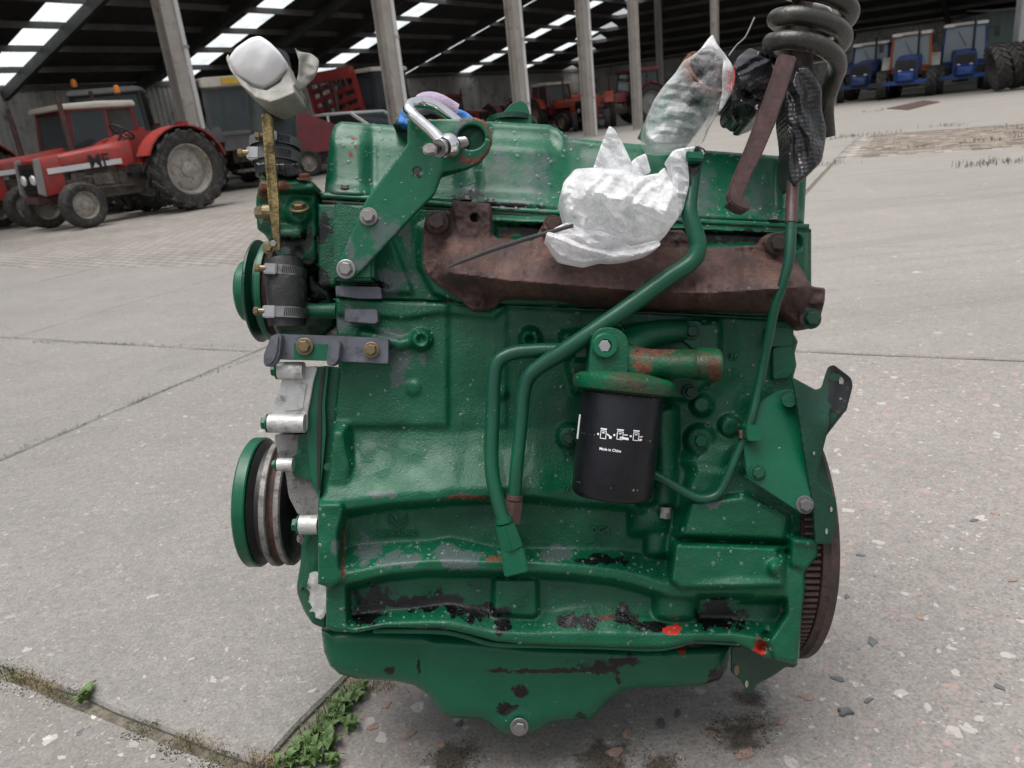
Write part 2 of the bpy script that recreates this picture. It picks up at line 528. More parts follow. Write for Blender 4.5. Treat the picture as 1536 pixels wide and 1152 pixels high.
simple('dark_red_paint', (.17, .016, .020), .45, 0, .25, 2.5, dirt=(.06, .03, .03), dirt_amt=.25)
simple('orange_paint', (.42, .10, .028), .45, 0, .22, 2.5, dirt=(.16, .08, .05), dirt_amt=.2)
simple('faded_orange', (.40, .062, .026), .5, 0, .3, 3, dirt=(.14, .06, .04), dirt_amt=.35)
simple('blue_paint', (.012, .055, .23), .4, 0, .22, 2.5, dirt=(.03, .05, .10), dirt_amt=.2)
simple('dark_blue_paint', (.015, .04, .13), .45, 0, .22, 2.5, dirt=(.02, .025, .05), dirt_amt=.25)
simple('cream_paint', (.55, .52, .45), .5, 0, .12, 3, dirt=(.30, .27, .22), dirt_amt=.15)
simple('white_paint', (.62, .62, .62), .45, 0, .1, 3)
simple('grey_paint', (.24, .24, .23), .5, 0, .2, 3, dirt=(.1, .09, .08), dirt_amt=.2)
simple('black_paint', (.018, .018, .018), .5, 0, .4, 4)
simple('tractor_iron', (.155, .13, .11), .75, .1, .6, 7, .5, 25, dirt=(.04, .032, .026), dirt_amt=.4)
simple('tyre', (.028, .027, .026), .78, 0, .45, 5, .4, 30, dirt=(.095, .085, .072), dirt_amt=.35)
simple('rim_cream', (.36, .34, .30), .55, .1, .25, 5, .15, 30, dirt=(.16, .10, .06), dirt_amt=.3)
simple('rim_rust', (.30, .21, .13), .7, .1, .35, 5, .2, 30)
simple('amber', (.65, .20, .02), .3, 0, .2, 5)
simple('number_plate', (.55, .36, .02), .5, 0, .15, 5)
simple('headlight', (.72, .72, .70), .12, .2, .1, 5)
simple('sky_blue_strap', (.03, .19, .55), .5, 0, .35, 40, .5, 300)
simple('lilac_sling', (.46, .34, .50), .9, 0, .25, 30, .9, 420, sheen=.6)
simple('green_shed', (.35, .45, .42), .6, 0, .1, 1)
t = NT('cab_glass')
MT['cab_glass'] = t.set(col=(.06, .08, .085), rough=.06, alpha=.42)
t = NT('bright_glass')
MT['bright_glass'] = t.set(col=(.34, .40, .43), rough=.05, alpha=.5)  # pale window reflection put into the glass colour
MT['weed_leaf'].node_tree.nodes['Principled BSDF'].inputs['Subsurface Weight'].default_value = 0
# ------------------------------------------------------------------ ground
SA = Vector((.475, .88, 0)).normalized()          # slab joints run this way ...
SB = Vector((.88, -.475, 0)).normalized()         # ... and this way
gnd = mk('ground', ([(-300, -60, -.011), (300, -60, -.011), (300, 400, -.011), (-300, 400, -.011)], [(0, 1, 2, 3)]), MT['joint_dirt'])
tag(gnd, kind='structure')

def slab(s0, s1, t0, t1, mat, gap=.007, ztop=0.0, jit=.0035):
    """one cast slab with slightly broken edges"""
    s0 += gap; s1 -= gap; t0 += gap; t1 -= gap
    rs = random.Random(int((s0 * 97 + t0 * 31) * 100))
    def edge(a, b):
        n = max(2, int((Vector(b) - Vector(a)).length / .09))
        return [(a[0] + (b[0] - a[0]) * i / n, a[1] + (b[1] - a[1]) * i / n) for i in range(n)]
    c = [(s0, t0), (s1, t0), (s1, t1), (s0, t1)]
    ring = sum([edge(c[i], c[(i + 1) % 4]) for i in range(4)], [])
    ring = [(a + rs.uniform(-jit, jit), b + rs.uniform(-jit, jit)) for a, b in ring]
    n = len(ring); cs, ct = (s0 + s1) / 2, (t0 + t1) / 2
    zt = ztop + rs.uniform(-.002, .002)
    V = []
    for inset, z in ((0, -.029), (0, zt - .006), (.006, zt)):
        for a, b in ring:
            k = inset / max(.2, math.hypot(a - cs, b - ct))
            a2, b2 = a + (cs - a) * k, b + (ct - b) * k
            V.append(SA * b2 + SB * a2 + Vector((0, 0, z)))
    Fc = [(i + r * n, (i + 1) % n + r * n, (i + 1) % n + (r + 1) * n, i + (r + 1) * n) for r in range(2) for i in range(n)]
    Fc.append(tuple(range(2 * n, 3 * n)))
    o = mk('concrete_slab', (V, Fc), MT[mat], gnd)
    return o

S_EDGES = [-8.8, -6.8, -4.8, -2.82, -.88, 1.15, 3.2, 5.3, 7.4, 9.5]
for i in range(len(S_EDGES) - 1):
    s0, s1 = S_EDGES[i], S_EDGES[i + 1]
    if s1 <= -2.5: T = [-1.4, .65, 2.62, 4.7]
    elif s1 <= -.8: T = [-1.4, .65, 2.75, 4.9, 7.0, 9.1, 11.1, 13.2]
    else: T = [-1.2, 2.99, 5.08, 7.2, 9.2, 11.1]
    for j in range(len(T) - 1):
        t0, t1 = T[j], T[j + 1]
        m = 'concrete_smooth'
        if s0 >= -.9: m = 'concrete_coarse' if t1 < 5 else 'concrete_far'
        elif t1 <= .7: m = 'concrete_grey'
        elif t0 > 4: m = 'concrete_far'
        slab(s0 + (.012 if s0 == -.88 else 0), s1 - (.016 if s1 == -.88 else 0), t0, t1 - (.008 if t1 == .65 else 0), m)

# brick-paved strip across the yard on the right, brick by brick where they show
bm_ = mesh_of('paver', *box(-.098, .098, -.048, .048, -.029, .0), MT['brick_paver'])
bm2_ = mesh_of('paver', *box(-.098, .098, -.048, .048, -.029, .0), MT['paver_pale'])
angb = math.atan2(SB.y, SB.x)
k = 0
rest = []
for j in range(40):
    t_ = 11.16 + j * .104
    for i in range(64):
        s_ = -.80 + i * .205 + (.1025 if j % 2 else 0)
        p = SA * t_ + SB * s_
        if not (4.0 < p.x < 11): continue
        zz = random.uniform(-.012, .004)
        if j < 4 and i < 38 or (j == 39 and i < 30) or (i == 0 and j < 40):
            o = put(bpy.data.objects.new('paver', bm2_ if (j < 2 and random.random() < .5) or i == 0 else bm_), gnd)
            o.location = (p.x, p.y, zz); o.rotation_euler = (0, 0, angb + random.uniform(-.04, .04))
        else:
            rest.append(xf(box(-.098, .098, -.048, .048, -.029, 0), Matrix.Translation((p.x, p.y, zz)) @ Matrix.Rotation(angb + random.uniform(-.04, .04), 4, 'Z')))
tag(mk('pavers', join(*rest), MT['brick_paver'], gnd), kind='stuff')

# the yard beyond: far concrete, and the small brick paving to the left
t = NT('far_brick')
br = t.n('TexBrick'); geo = t.n('NewGeometry')
mp = t.n('Mapping'); mp.inputs['Rotation'].default_value = (0, 0, -angb + .2); t.l(geo.outputs['Position'], mp.inputs[0])
t.l(mp.outputs[0], br.inputs['Vector'])
br.inputs['Scale'].default_value = 1.0; br.inputs['Brick Width'].default_value = .21; br.inputs['Row Height'].default_value = .105; br.inputs['Mortar Size'].default_value = .012
br.inputs['Color1'].default_value = (.30, .275, .25, 1); br.inputs['Color2'].default_value = (.24, .22, .20, 1); br.inputs['Mortar'].default_value = (.13, .12, .105, 1)
c = t.mix(.7, br.outputs['Color'], t.ramp(t.noise(.7, 6, .65, geo.outputs['Position']), [(.3, .65), (.7, 1.15)]), 'MULTIPLY')
c = t.mix(.6, c, t.ramp(t.noise(40, 4, .7, geo.outputs['Position']), [(.3, .6), (.7, 1.2)]), 'MULTIPLY')
MT['far_brick'] = t.set(col=c, rough=.85, nrm=t.bump(br.outputs['Fac'], -.3, .008))

def st(s, t_, z=0): return SA * t_ + SB * s + Vector((0, 0, z))
def sheet(name, pts, mat, z=-.004):
    V = [st(a, b, z) for a, b in pts]
    o = mk(name, (V, [tuple(range(len(V)))]), MT[mat]); tag(o, kind='structure'); return o
sheet('brick_paving', [(-60, 4.71), (-2.83, 4.71), (-2.83, 13.2), (-60, 13.2)], 'far_brick', -.006)
sheet('yard_pavement', [(-60, 13.2), (-.9, 13.2), (-.9, 15.35), (60, 15.35), (60, 90), (-60, 90)], 'concrete_far', -.005)
sheet('yard_apron', [(9.5, -1), (60, -1), (60, 15.3), (9.5, 15.3)], 'concrete_far', -.005)
# rust-brown steel cover plate lying in the yard
c4 = [ground(1330, 163), ground(1362, 165), ground(1410, 153), ground(1385, 151)]
pl = mk('steel_cover', prism_xy([(p.x, p.y) for p in c4], -.02, .012), MT['rust'])
tag(pl, 'flat rust-brown steel cover plate lying in the concrete yard', 'cover plate')

# stones set in the concrete that stand out
def stone(px, py, r, mat, asp=.6, rot=None, h=.0007):
    p = ground(px, py); rs = random.Random(px * 7 + py)
    n = 9; r *= 1.1; rot = rs.uniform(0, 3) if rot is None else rot
    V, Fc = [], []
    for lvl, (kk, z) in enumerate(((1.0, -.006), (.95, h * .6), (.72, h))):
        rr = random.Random(px + py)
        for i in range(n):
            a = 2 * math.pi * i / n
            q = r * kk * rr.uniform(.55, 1.25)
            x, y = q * math.cos(a), q * asp * math.sin(a)
            V.append((p.x + x * math.cos(rot) - y * math.sin(rot), p.y + x * math.sin(rot) + y * math.cos(rot), z + rr.uniform(-.0006, .0006)))
    Fc = [(i + l * n, (i + 1) % n + l * n, (i + 1) % n + (l + 1) * n, i + (l + 1) * n) for l in range(2) for i in range(n)] + [tuple(range(2 * n, 3 * n))]
    mk('stone', (V, Fc), MT[mat], gnd)
for a in [(1308, 962, .013, 'stone_dark'), (1257, 1018, .010, 'stone_dark'), (1302, 1050, .009, 'stone_dark'), (1267, 1069, .013, 'stone_dark', .6, None, .005), (992, 1086, .012, 'stone_dark', .5), (1018, 1070, .010, 'stone_dark'),
          (1350, 1046, .006, 'stone_pale', .7, None, .004), (922, 1128, .014, 'stone_red'), (1068, 1102, .012, 'stone_red'), (1118, 1130, .016, 'stone_red'), (940, 1098, .016, 'stone_red'), (1460, 780, .012, 'stone_dark'), (1520, 870, .010, 'stone_red'),
          (120, 930, .008, 'stone_dark'), (405, 965, .008, 'stone_dark'), (440, 1003, .008, 'stone_dark'), (405, 917, .009, 'stone_red'), (120, 1098, .010, 'stone_dark'), (115, 903, .006, 'stone_pale'), (180, 858, .006, 'stone_pale'), (248, 976, .006, 'stone_pale'),
          (70, 1108, .009, 'stone_pale'), (140, 1076, .008, 'stone_pale'), (1290, 832, .009, 'stone_dark'), (1494, 770, .009, 'stone_red'), (1380, 925, .010, 'stone_red'), (1270, 895, .008, 'stone_dark'), (1500, 1030, .009, 'stone_dark'),
          (560, 1090, .011, 'stone_red'), (580, 1058, .01, 'stone_red'), (615, 1100, .012, 'stone_red'), (690, 1085, .009, 'stone_dark'), (660, 1115, .011, 'stone_red'), (1140, 900, .01, 'stone_dark'), (1175, 1080, .012, 'stone_red'), (1210, 1045, .012, 'stone_red')]:
    stone(*a)

# moss and rubble crumbs in the patches before the engine
def crumbs(name, spots, mat, n, parent=gnd, rmin=.0012, rmax=.004):
    vf = []
    rs = random.Random(n)
    for px, py, rad in spots:
        c0 = ground(px, py)
        for i in range(n):
            a, q = rs.uniform(0, 6.28), rad * math.sqrt(rs.random()) * rs.uniform(.5, 1.1)
            x, y = c0.x + q * math.cos(a) * 1.3, c0.y + q * math.sin(a)
            r = rs.uniform(rmin, rmax)
            o = [Vector((x, y, 0)) + Vector((rs.uniform(-r, r), rs.uniform(-r, r), 0 if k < 3 else r * 1.2)) for k in range(5)]
            vf.append((o, [(0, 1, 3), (1, 2, 3), (2, 0, 3), (0, 1, 4), (1, 2, 4)]))
    tag(mk(name, join(*vf), MT[mat], parent), kind='stuff')
crumbs('moss', [(1110, 1110, .045), (1140, 1085, .03), (1085, 1090, .03), (910, 1145, .03), (680, 1140, .04), (1000, 1150, .03)], 'moss_brown', 200, rmin=.0008, rmax=.0022)
crumbs('dirt_crumbs', [(900, 1140, .05), (690, 1135, .05), (1110, 1095, .06), (960, 1140, .05), (1125, 1045, .03)], 'stone_dark', 120, rmin=.0008, rmax=.002)
crumbs('joint_moss', [(100, 1042, .035), (215, 1095, .035), (270, 1118, .04), (20, 1012, .05), (60, 1020, .05), (330, 1140, .04), (400, 1148, .05)], 'moss', 240, rmax=.0022)

def blades(name, spots, mat, n, hmin, hmax, wd, spread, parent=gnd, lean=.6):
    vf = []
    rs = random.Random(n * 3 + len(spots))
    for px, py in spots:
        c0 = ground(px, py)
        for i in range(n):
            x, y = c0.x + rs.gauss(0, spread), c0.y + rs.gauss(0, spread)
            h = rs.uniform(hmin, hmax); a = rs.uniform(0, 6.28); l = h * rs.uniform(.2, lean * 2)
            d = Vector((math.cos(a), math.sin(a), 0)); s = Vector((-d.y, d.x, 0)) * wd
            b = Vector((x, y, -.02))
            m_, e = b + d * l * .4 + Vector((0, 0, h * .7 + .02)), b + d * l + Vector((0, 0, h + .02 - l * .3))
            vf.append(([b - s, b + s, m_ + s * .8, m_ - s * .8, e], [(0, 1, 2, 3), (3, 2, 4)]))
    tag(mk(name, join(*vf), MT[mat], parent), kind='stuff')
def along(a, b, n, j=3):
    return [(a[0] + (b[0] - a[0]) * i / (n - 1) + random.uniform(-j, j), a[1] + (b[1] - a[1]) * i / (n - 1) + random.uniform(-j * .4, j * .4)) for i in range(n)]
blades('dry_grass', along((25, 1012), (85, 1035), 12) + along((275, 1105), (335, 1122), 8) + along((375, 1135), (415, 1150), 10, 6) + along((530, 1025), (590, 1030), 14, 5), 'dry_straw', 16, .004, .015, .0006, .010)
blades('joint_grass', along((50, 513), (200, 517), 30, 2) + along((215, 517), (380, 522), 12, 2) + along((200, 604), (385, 535), 22, 2) + along((0, 1000), (40, 1018), 6) + along((205, 605), (10, 682), 8, 2), 'grass_green', 9, .004, .014, .0010, .012)
blades('yard_grass', along((1252, 208), (1275, 205), 7) + along((1290, 207), (1300, 202), 4) + along((1325, 203), (1340, 199), 5) + along((1405, 190), (1440, 188), 5) + along((1300, 168), (1330, 165), 5) + along((1510, 190), (1536, 205), 6, 4)
       + along((1470, 214), (1480, 210), 4) + along((1375, 222), (1385, 220), 3) + along((1450, 248), (1460, 248), 4) + along((1478, 246), (1480, 246), 2) + along((1498, 244), (1522, 243), 5) + along((1236, 250), (1242, 247), 3), 'grass_green', 9, .02, .08, .004, .12)

blades('weed_grass', along((530, 1040), (440, 1150), 22, 8), 'weed_leaf', 12, .012, .035, .0011, .010)
# leafy weeds in the joint beside the sump
leaf_meshes = []
for kk in range(3):
    rs = random.Random(kk + 5)
    V, Fc = [], []
    N = 5
    for i in range(N + 1):
        u = i / N
        wd = .5 * math.sin(math.pi * (.12 + .88 * u) ** .8) * (1 - .1 * rs.random())
        x = u; z = .35 * math.sin(u * 2.2) - .3 * u * u
        V += [(x, -wd * .55, z + .07), (x, 0, z), (x, wd * .55, z + .07)]
    for i in range(N):
        for q in range(2):
            b = i * 3 + q
            Fc.append((b, b + 1, b + 4, b + 3))
    m = mesh_of('leaf', V, Fc, MT['weed_leaf'], True, 180); leaf_meshes.append(m)
def weed(px, py, nl, ln, label):
    p = ground(px, py)
    e = empty('leafy_weed', (p.x, p.y, -.005), random.uniform(0, 6), label, 'weed', 'weeds in the slab joint')
    for i in range(nl):
        o = put(bpy.data.objects.new('leaf', leaf_meshes[i % 3]), e)
        L = ln * random.uniform(.6, 1.15)
        o.scale = (L, L * random.uniform(.8, 1.1), L)
        o.rotation_euler = (random.uniform(-.3, .3), -random.uniform(.15, .95), i * 2.4 + random.uniform(-.3, .3))
        o.location = (random.uniform(-.008, .008), random.uniform(-.008, .008), .003 * i * .5)
for px, py in [(535, 1048), (520, 1068), (505, 1082), (490, 1100), (498, 1122), (470, 1112), (455, 1128), (480, 1140), (440, 1146), (500, 1148), (525, 1092), (545, 1036), (512, 1060), (478, 1126), (462, 1146), (420, 1150)]:
    weed(px, py, random.randint(9, 13), .027, 'green broad-leaved weed growing in the slab joint beside the oil pan')
weed(128, 1048, 8, .034, 'small green weed alone in the mossy joint, away from the other weeds')
# ------------------------------------------------------------------ open shed (L-shaped)
HA = Vector((.58, .815, 0)).normalized(); HN = Vector((-HA.y, HA.x, 0)); HB = -HN
W_, ZE, KS = 17.0, 3.75, .27
H0 = Vector((-5.9, 16.5, 0)) + HN * W_           # a point on the foot of the long back wall
TC = 46.0                                         # the back corner
shed = empty('open_shed', H0, 0, 'long dark open-fronted storage shed with pale steel columns and skylight strips', 'shed')
SO = Matrix.Translation(-H0)
def hp(t_, s_, z): return H0 + HA * t_ + HB * s_ + Vector((0, 0, z))
def smk(name, vf, mat, parent=None, **k):
    return mk(name, xf(vf, SO), MT[mat], parent or shed, **k)

def project(p):
    q = Vector(p) - CAMP; z = q.dot(FWD)
    return CX + F_PX * q.dot(RIGHT) / z, CY - F_PX * q.dot(UP) / z

def corrugated(name, p0, p1, z0, z1, pitch=.24, d=.045, mat='wall_sheet'):
    p0, p1 = Vector(p0), Vector(p1)
    L = (p1 - p0).length; u = (p1 - p0) / L; nrm = Vector((-u.y, u.x, 0))
    prof = []
    n = int(L / pitch)
    for i in range(n + 1):
        for f_, dd in ((0, 0), (.35, 0), (.45, d), (.9, d)):
            x = (i + f_) * pitch
            if x <= L: prof.append(p0 + u * x + nrm * dd)
    V = [p + Vector((0, 0, z0)) for p in prof] + [p + Vector((0, 0, z1)) for p in prof]
    m = len(prof)
    return smk(name, (V, [(i, i + 1, m + i + 1, m + i) for i in range(m - 1)]), mat)
for t0 in range(-30, 46, 4):
    corrugated('wall_panel', hp(t0, 0, 0), hp(t0 + 4.2, 0, 0), 0, ZE + .15)
for s0 in range(0, 36, 4):
    corrugated('wall_panel', hp(TC, s0, 0), hp(TC, s0 + 4.2, 0), 0, ZE + .15)
RS_END = 36.0
corrugated('wall_panel', hp(TC, RS_END, 0), hp(TC - 5, RS_END, 0), 0, ZE + 1.2)
corrugated('wall_panel', hp(TC - 5.01, RS_END, 0), hp(TC - 11, RS_END, 0), 0, ZE + 2.8)
corrugated('wall_panel', hp(TC - 11.01, RS_END, 0), hp(TC - 18, RS_END, 0), 0, ZE + 4.6)

NP = 10
ds = W_ / NP
def roof_z(s_): return ZE + KS * s_
# skylight strips: foot of each where the photograph shows it along the eaves
def t_at(px):
    best = None
    for i in range(-600, 900):
        t_ = i * .05
        p = hp(t_, 0, ZE)
        if (p - CAMP).dot(FWD) < 3: continue
        e = abs(project(p)[0] - px)
        if best is None or e < best[0]: best = (e, t_)
    return best[1]
sky_t = [(t_at(px), w_) for px, w_ in ((-10, 1.5), (262, 1.25), (470, 1.25), (597, 1.2), (697, 1.2), (775, 1.2))]
def sheet_panel(c, du, dv, w_, l_, th, n=8):
    """corrugated sheet lying on the roof: width along du, length along dv"""
    V, Fc = [], []
    up = du.cross(dv).normalized()
    if up.z < 0: up = -up
    for i in range(n * 2 + 1):
        x = -w_ / 2 + w_ * i / (n * 2)
        h = .018 if i % 2 else -.018
        for y in (-l_ / 2, l_ / 2):
            V.append(c + du * x + dv * y + up * h)
    return V, [(2 * i, 2 * i + 2, 2 * i + 3, 2 * i + 1) for i in range(n * 2)]
roof_vf = []
for i in range(NP):
    s0, s1 = i * ds, (i + 1) * ds
    tmax = TC - (s0 + s1) / 2
    t_ = -34.0
    for tc_, w_ in sorted(sky_t):
        if tc_ + w_ / 2 > tmax: break
        roof_vf.append(([hp(t_, s0, roof_z(s0)), hp(tc_ - w_ / 2, s0, roof_z(s0)), hp(tc_ - w_ / 2, s1, roof_z(s1)), hp(t_, s1, roof_z(s1))], [(0, 1, 2, 3)]))
        c = hp(tc_, (s0 + s1) / 2, roof_z((s0 + s1) / 2) + .02)
        dv = (HB + Vector((0, 0, KS))).normalized()
        smk('skylight_panel', sheet_panel(c, HA, dv, w_, ds * math.sqrt(1 + KS * KS), 0), 'skylight_sheet')
        t_ = tc_ + w_ / 2
    roof_vf.append(([hp(t_, s0, roof_z(s0)), hp(tmax, s0, roof_z(s0)), hp(tmax, s1, roof_z(s1)), hp(t_, s1, roof_z(s1))], [(0, 1, 2, 3)]))
# right-hand wing: slopes down to its own back wall
sky_s = [(19.5, 1.6), (33.6, 1.4)]
for i in range(15):  # rows past the wing's front added to shade the parked tractors
    r0, r1 = i * ds, (i + 1) * ds
    s_ = (r0 + r1) / 2
    for sc_, w_ in sky_s:
        if sc_ - w_ / 2 < s_: continue
        roof_vf.append(([hp(TC - r0, s_, roof_z(r0)), hp(TC - r0, sc_ - w_ / 2, roof_z(r0)), hp(TC - r1, sc_ - w_ / 2, roof_z(r1)), hp(TC - r1, s_, roof_z(r1))], [(0, 1, 2, 3)]))
        if i != 0 or sc_ > 30:
            c = hp(TC - (r0 + r1) / 2, sc_, roof_z((r0 + r1) / 2) + .02)
            smk('skylight_panel', sheet_panel(c, HB, (-HA + Vector((0, 0, KS))).normalized(), w_, ds * math.sqrt(1 + KS * KS), 0), 'skylight_sheet')
        else:
            roof_vf.append(([hp(TC - r0, sc_ - w_ / 2, roof_z(r0)), hp(TC - r0, sc_ + w_ / 2, roof_z(r0)), hp(TC - r1, sc_ + w_ / 2, roof_z(r1)), hp(TC - r1, sc_ - w_ / 2, roof_z(r1))], [(0, 1, 2, 3)]))
        s_ = sc_ + w_ / 2
    roof_vf.append(([hp(TC - r0, s_, roof_z(r0)), hp(TC - r0, RS_END + 1, roof_z(r0)), hp(TC - r1, RS_END + 1, roof_z(r1)), hp(TC - r1, s_, roof_z(r1))], [(0, 1, 2, 3)]))
smk('roof', join(*roof_vf), 'roof_sheet')
# purlins and rafters
for i in range(NP + 1):
    s_ = i * ds
    z = roof_z(s_) - .11
    smk('purlin', bar(hp(-34, s_, z), hp(TC - s_, s_, z), .09, .2), 'purlin_grey')
    smk('purlin', bar(hp(TC - s_, s_, z), hp(TC - s_, RS_END + .5, z), .09, .2), 'purlin_grey')
cols = [ground(308, 292), ground(606, 252), ground(786, 222), ground(884, 205), ground(957, 194), Vector((10.2, 35.5, 0))]
for p in cols[1:]:
    t_ = (p - H0).dot(HA); s_ = (p - H0).dot(HB)
    smk('rafter', bar(hp(t_, 0, roof_z(0) - .33), hp(t_, s_, roof_z(s_) - .33), .18, .36), 'rafter_grey')
for s_ in (20.6, 25.8, 31.0):
    smk('rafter', bar(hp(TC, s_, roof_z(0) - .33), hp(TC - 16, s_, roof_z(16) - .33), .18, .36), 'rafter_grey')

def column(p, wdt, top, pipe=True, yaw=None):
    p = Vector((p.x, p.y, 0))
    ang = math.atan2(HA.y, HA.x) if yaw is None else yaw
    R = Matrix.Translation(p) @ Matrix.Rotation(ang, 4, 'Z')
    fl = join(box(-wdt / 2, wdt / 2, -wdt / 2, -wdt / 2 + .02, 0, top), box(-wdt / 2, wdt / 2, wdt / 2 - .02, wdt / 2, 0, top), box(-.012, .012, -wdt / 2 + .02, wdt / 2 - .02, 0, top))
    c = smk('column', xf(fl, R), 'column_paint')
    smk('base_plate', xf(box(-wdt * .7, wdt * .7, -wdt * .7, wdt * .7, 0, .03), R), 'column_paint', c)
    if pipe:
        q = R @ Vector((wdt / 2 + .05, -wdt / 2 - .02, 0))
        smk('downpipe', tube([q, q + Vector((0, 0, top))], .05, 10), 'pipe_white', c, smooth=True)
        for z in (1.2, 2.9):
            smk('pipe_bracket', xf(box(-.06, .06, -.06, .06, z, z + .05), Matrix.Translation(q)), 'column_paint', c)
for i, p in enumerate(cols):
    t_ = (p - H0).dot(HA); s_ = (p - H0).dot(HB)
    column(p, .29 if i < 3 else .28, roof_z(min(s_, TC - t_)) - .1, i < 4)
    if i >= 2:                                   # raking braces near the top
        zt = roof_z(min(s_, TC - t_))
        for sg in (-1, 1):
            smk('brace', bar(Vector((p.x, p.y, zt - 2.0)), Vector((p.x, p.y, zt - .3)) + HA * 1.7 * sg, .09), 'rafter_grey')
for p in (Vector((10.1, 46, 0)), ground(1247, 159), hp(TC - 16, 34.4, 0)):
    s_, t_ = (p - H0).dot(HB), (p - H0).dot(HA)
    column(p, .3, roof_z(min(s_, TC - t_)) - .1, False)
# fascia over the open fronts (out of frame but shades the roof edge)
smk('fascia', join(bar(hp(-34, W_ + .4, roof_z(W_)), hp(TC - W_, W_ + .4, roof_z(W_)), .05, .7), bar(hp(TC - W_ - .4, W_, roof_z(W_)), hp(TC - W_ - .4, RS_END + 1, roof_z(W_)), .05, .7)), 'wall_sheet')

# pale corner post / gable edge on the right and the green-white shed past it
pc = Vector((22.05, 33.2, 0))
post = empty('corner_post', pc, 0, 'tall white steel corner post at the end of the open shed', 'post')
mk('post', box(-.28, .28, -.2, .2, 0, 9), MT['white_paint'], post, bevel=.02)
mk('base_plate', box(-.4, .4, -.32, .32, 0, .04), MT['grey_paint'], post)
gs = empty('pale_shed', (33.5, 46, 0), 0, 'pale green sheet-metal shed seen past the white post', 'shed')
V, Fc = [], []
for i in range(41):
    x = -5 + i * .25
    for z in (0, 3.6): V.append((x, .04 if i % 2 else 0, z))
mk('wall', (V, [(2 * i, 2 * i + 2, 2 * i + 3, 2 * i + 1) for i in range(40)]), MT['green_shed'], gs)
mk('roof', ([(-5.2, -.3, 3.6), (5.2, -.3, 3.6), (5.2, 5, 4.3), (-5.2, 5, 4.3), (-5.2, -.3, 3.7), (5.2, -.3, 3.7), (5.2, 5, 4.4), (-5.2, 5, 4.4)], [(0, 1, 2, 3), (7, 6, 5, 4), (0, 4, 5, 1), (1, 5, 6, 2), (2, 6, 7, 3), (3, 7, 4, 0)]), MT['white_paint'], gs)
mk('side_wall', box(-5, -4.9, .05, 5, 0, 3.6), MT['green_shed'], gs)
# ------------------------------------------------------------------ tractors and other machines
_wheel_cache = {}
def tyre_mesh(r, w, lug):
    key = ('t', round(r, 3), round(w, 3), lug)
    if key in _wheel_cache: return _wheel_cache[key]
    ri = r * (.60 if lug else .58)
    rt = r * (.925 if lug else .985)
    prof = [(ri, -w * .33), (ri * 1.06, -w * .42), (r * .78, -w * .5), (r * .90, -w * .47), (rt, -w * .36), (rt * 1.008, 0), (rt, w * .36), (r * .90, w * .47), (r * .78, w * .5), (ri * 1.06, w * .42), (ri, w * .33)]
    vf = [lathe(prof, 40, 'y', True)]
    if lug:
        n = max(14, int(r * 24))
        for i in range(n):
            for sd in (-1, 1):
                a0 = 2 * math.pi * (i + (.5 if sd > 0 else 0)) / n
                V = []
                for u, da in ((.03, 0), (.54, -.24)):          # from the middle out to the shoulder, raked back
                    for th in (-.062, .062):
                        for rr in (rt * .97, r if u < .3 else r * .955):
                            a = a0 + (da + th) * (.72 / r) ** .3
                            V.append((rr * math.cos(a), sd * w * u, rr * math.sin(a)))
                vf.append((V, [(0, 1, 3, 2), (4, 6, 7, 5), (0, 4, 5, 1), (2, 3, 7, 6), (1, 5, 7, 3), (0, 2, 6, 4)]))
    v, f = join(*vf)
    m = mesh_of('tyre', v, f, MT['tyre'], True, 30)
    _wheel_cache[key] = m
    return m
def rim_mesh(r, w, mat):
    key = ('r', round(r, 3), round(w, 3), mat)
    if key in _wheel_cache: return _wheel_cache[key]
    ri = r * .61
    prof = [(ri, w * .36), (ri * .95, w * .36), (ri * .9, w * .22), (ri * .84, w * .02), (ri * .78, w * .04), (ri * .55, w * .16), (ri * .32, w * .17), (ri * .3, w * .25), (ri * .2, w * .28), (ri * .12, w * .33), (.001, w * .33),
            ]
    prof2 = [(ri, -w * .36), (ri * .95, -w * .36), (ri * .8, -.0), (.001, 0)]
    v, f = join(lathe(prof, 32, 'y', cap=False), lathe(prof2, 32, 'y', cap=False), lathe([(ri, -w * .36), (ri, w * .36)], 32, 'y', cap=False))
    for i in range(8):                                    # wheel bolts
        a = i * math.pi / 4
        b = xf(lathe([(ri * .045, 0), (ri * .045, w * .06), (.001, w * .06)], 6, 'y'), Matrix.Translation((ri * .42 * math.cos(a), w * .17, ri * .42 * math.sin(a))))
        v, f = join((v, f), b)
    m = mesh_of('wheel', v, f, MT[mat], True, 35)
    _wheel_cache[key] = m
    return m
def wheel(parent, x, y, r, w, rim, lug=True, yaw=0.0):
    o = put(bpy.data.objects.new('wheel', rim_mesh(r, w, rim)), parent)
    o.location = (x, y, r * .985)
    o.rotation_euler = (0, random.uniform(0, 3), yaw if y > 0 else yaw + math.pi)
    t_ = put(bpy.data.objects.new('tyre', tyre_mesh(r, w, lug)), o)
    return o

def loft_x(st_):
    """sections (x, half width, z0, z1[, top half width])"""
    V, Fc = [], []
    for s in st_:
        x, hw, z0, z1 = s[:4]; tw = s[4] if len(s) > 4 else hw * .9
        V += [(x, -hw, z0), (x, hw, z0), (x, hw, z0 + (z1 - z0) * .75), (x, tw, z1), (x, -tw, z1), (x, -hw, z0 + (z1 - z0) * .75)]
    n = 6
    for i in range(len(st_) - 1):
        for k in range(n): Fc.append((i * n + k, i * n + (k + 1) % n, (i + 1) * n + (k + 1) % n, (i + 1) * n + k))
    Fc += [tuple(range(n)), tuple(range((len(st_) - 1) * n, len(st_) * n))]
    return V, Fc

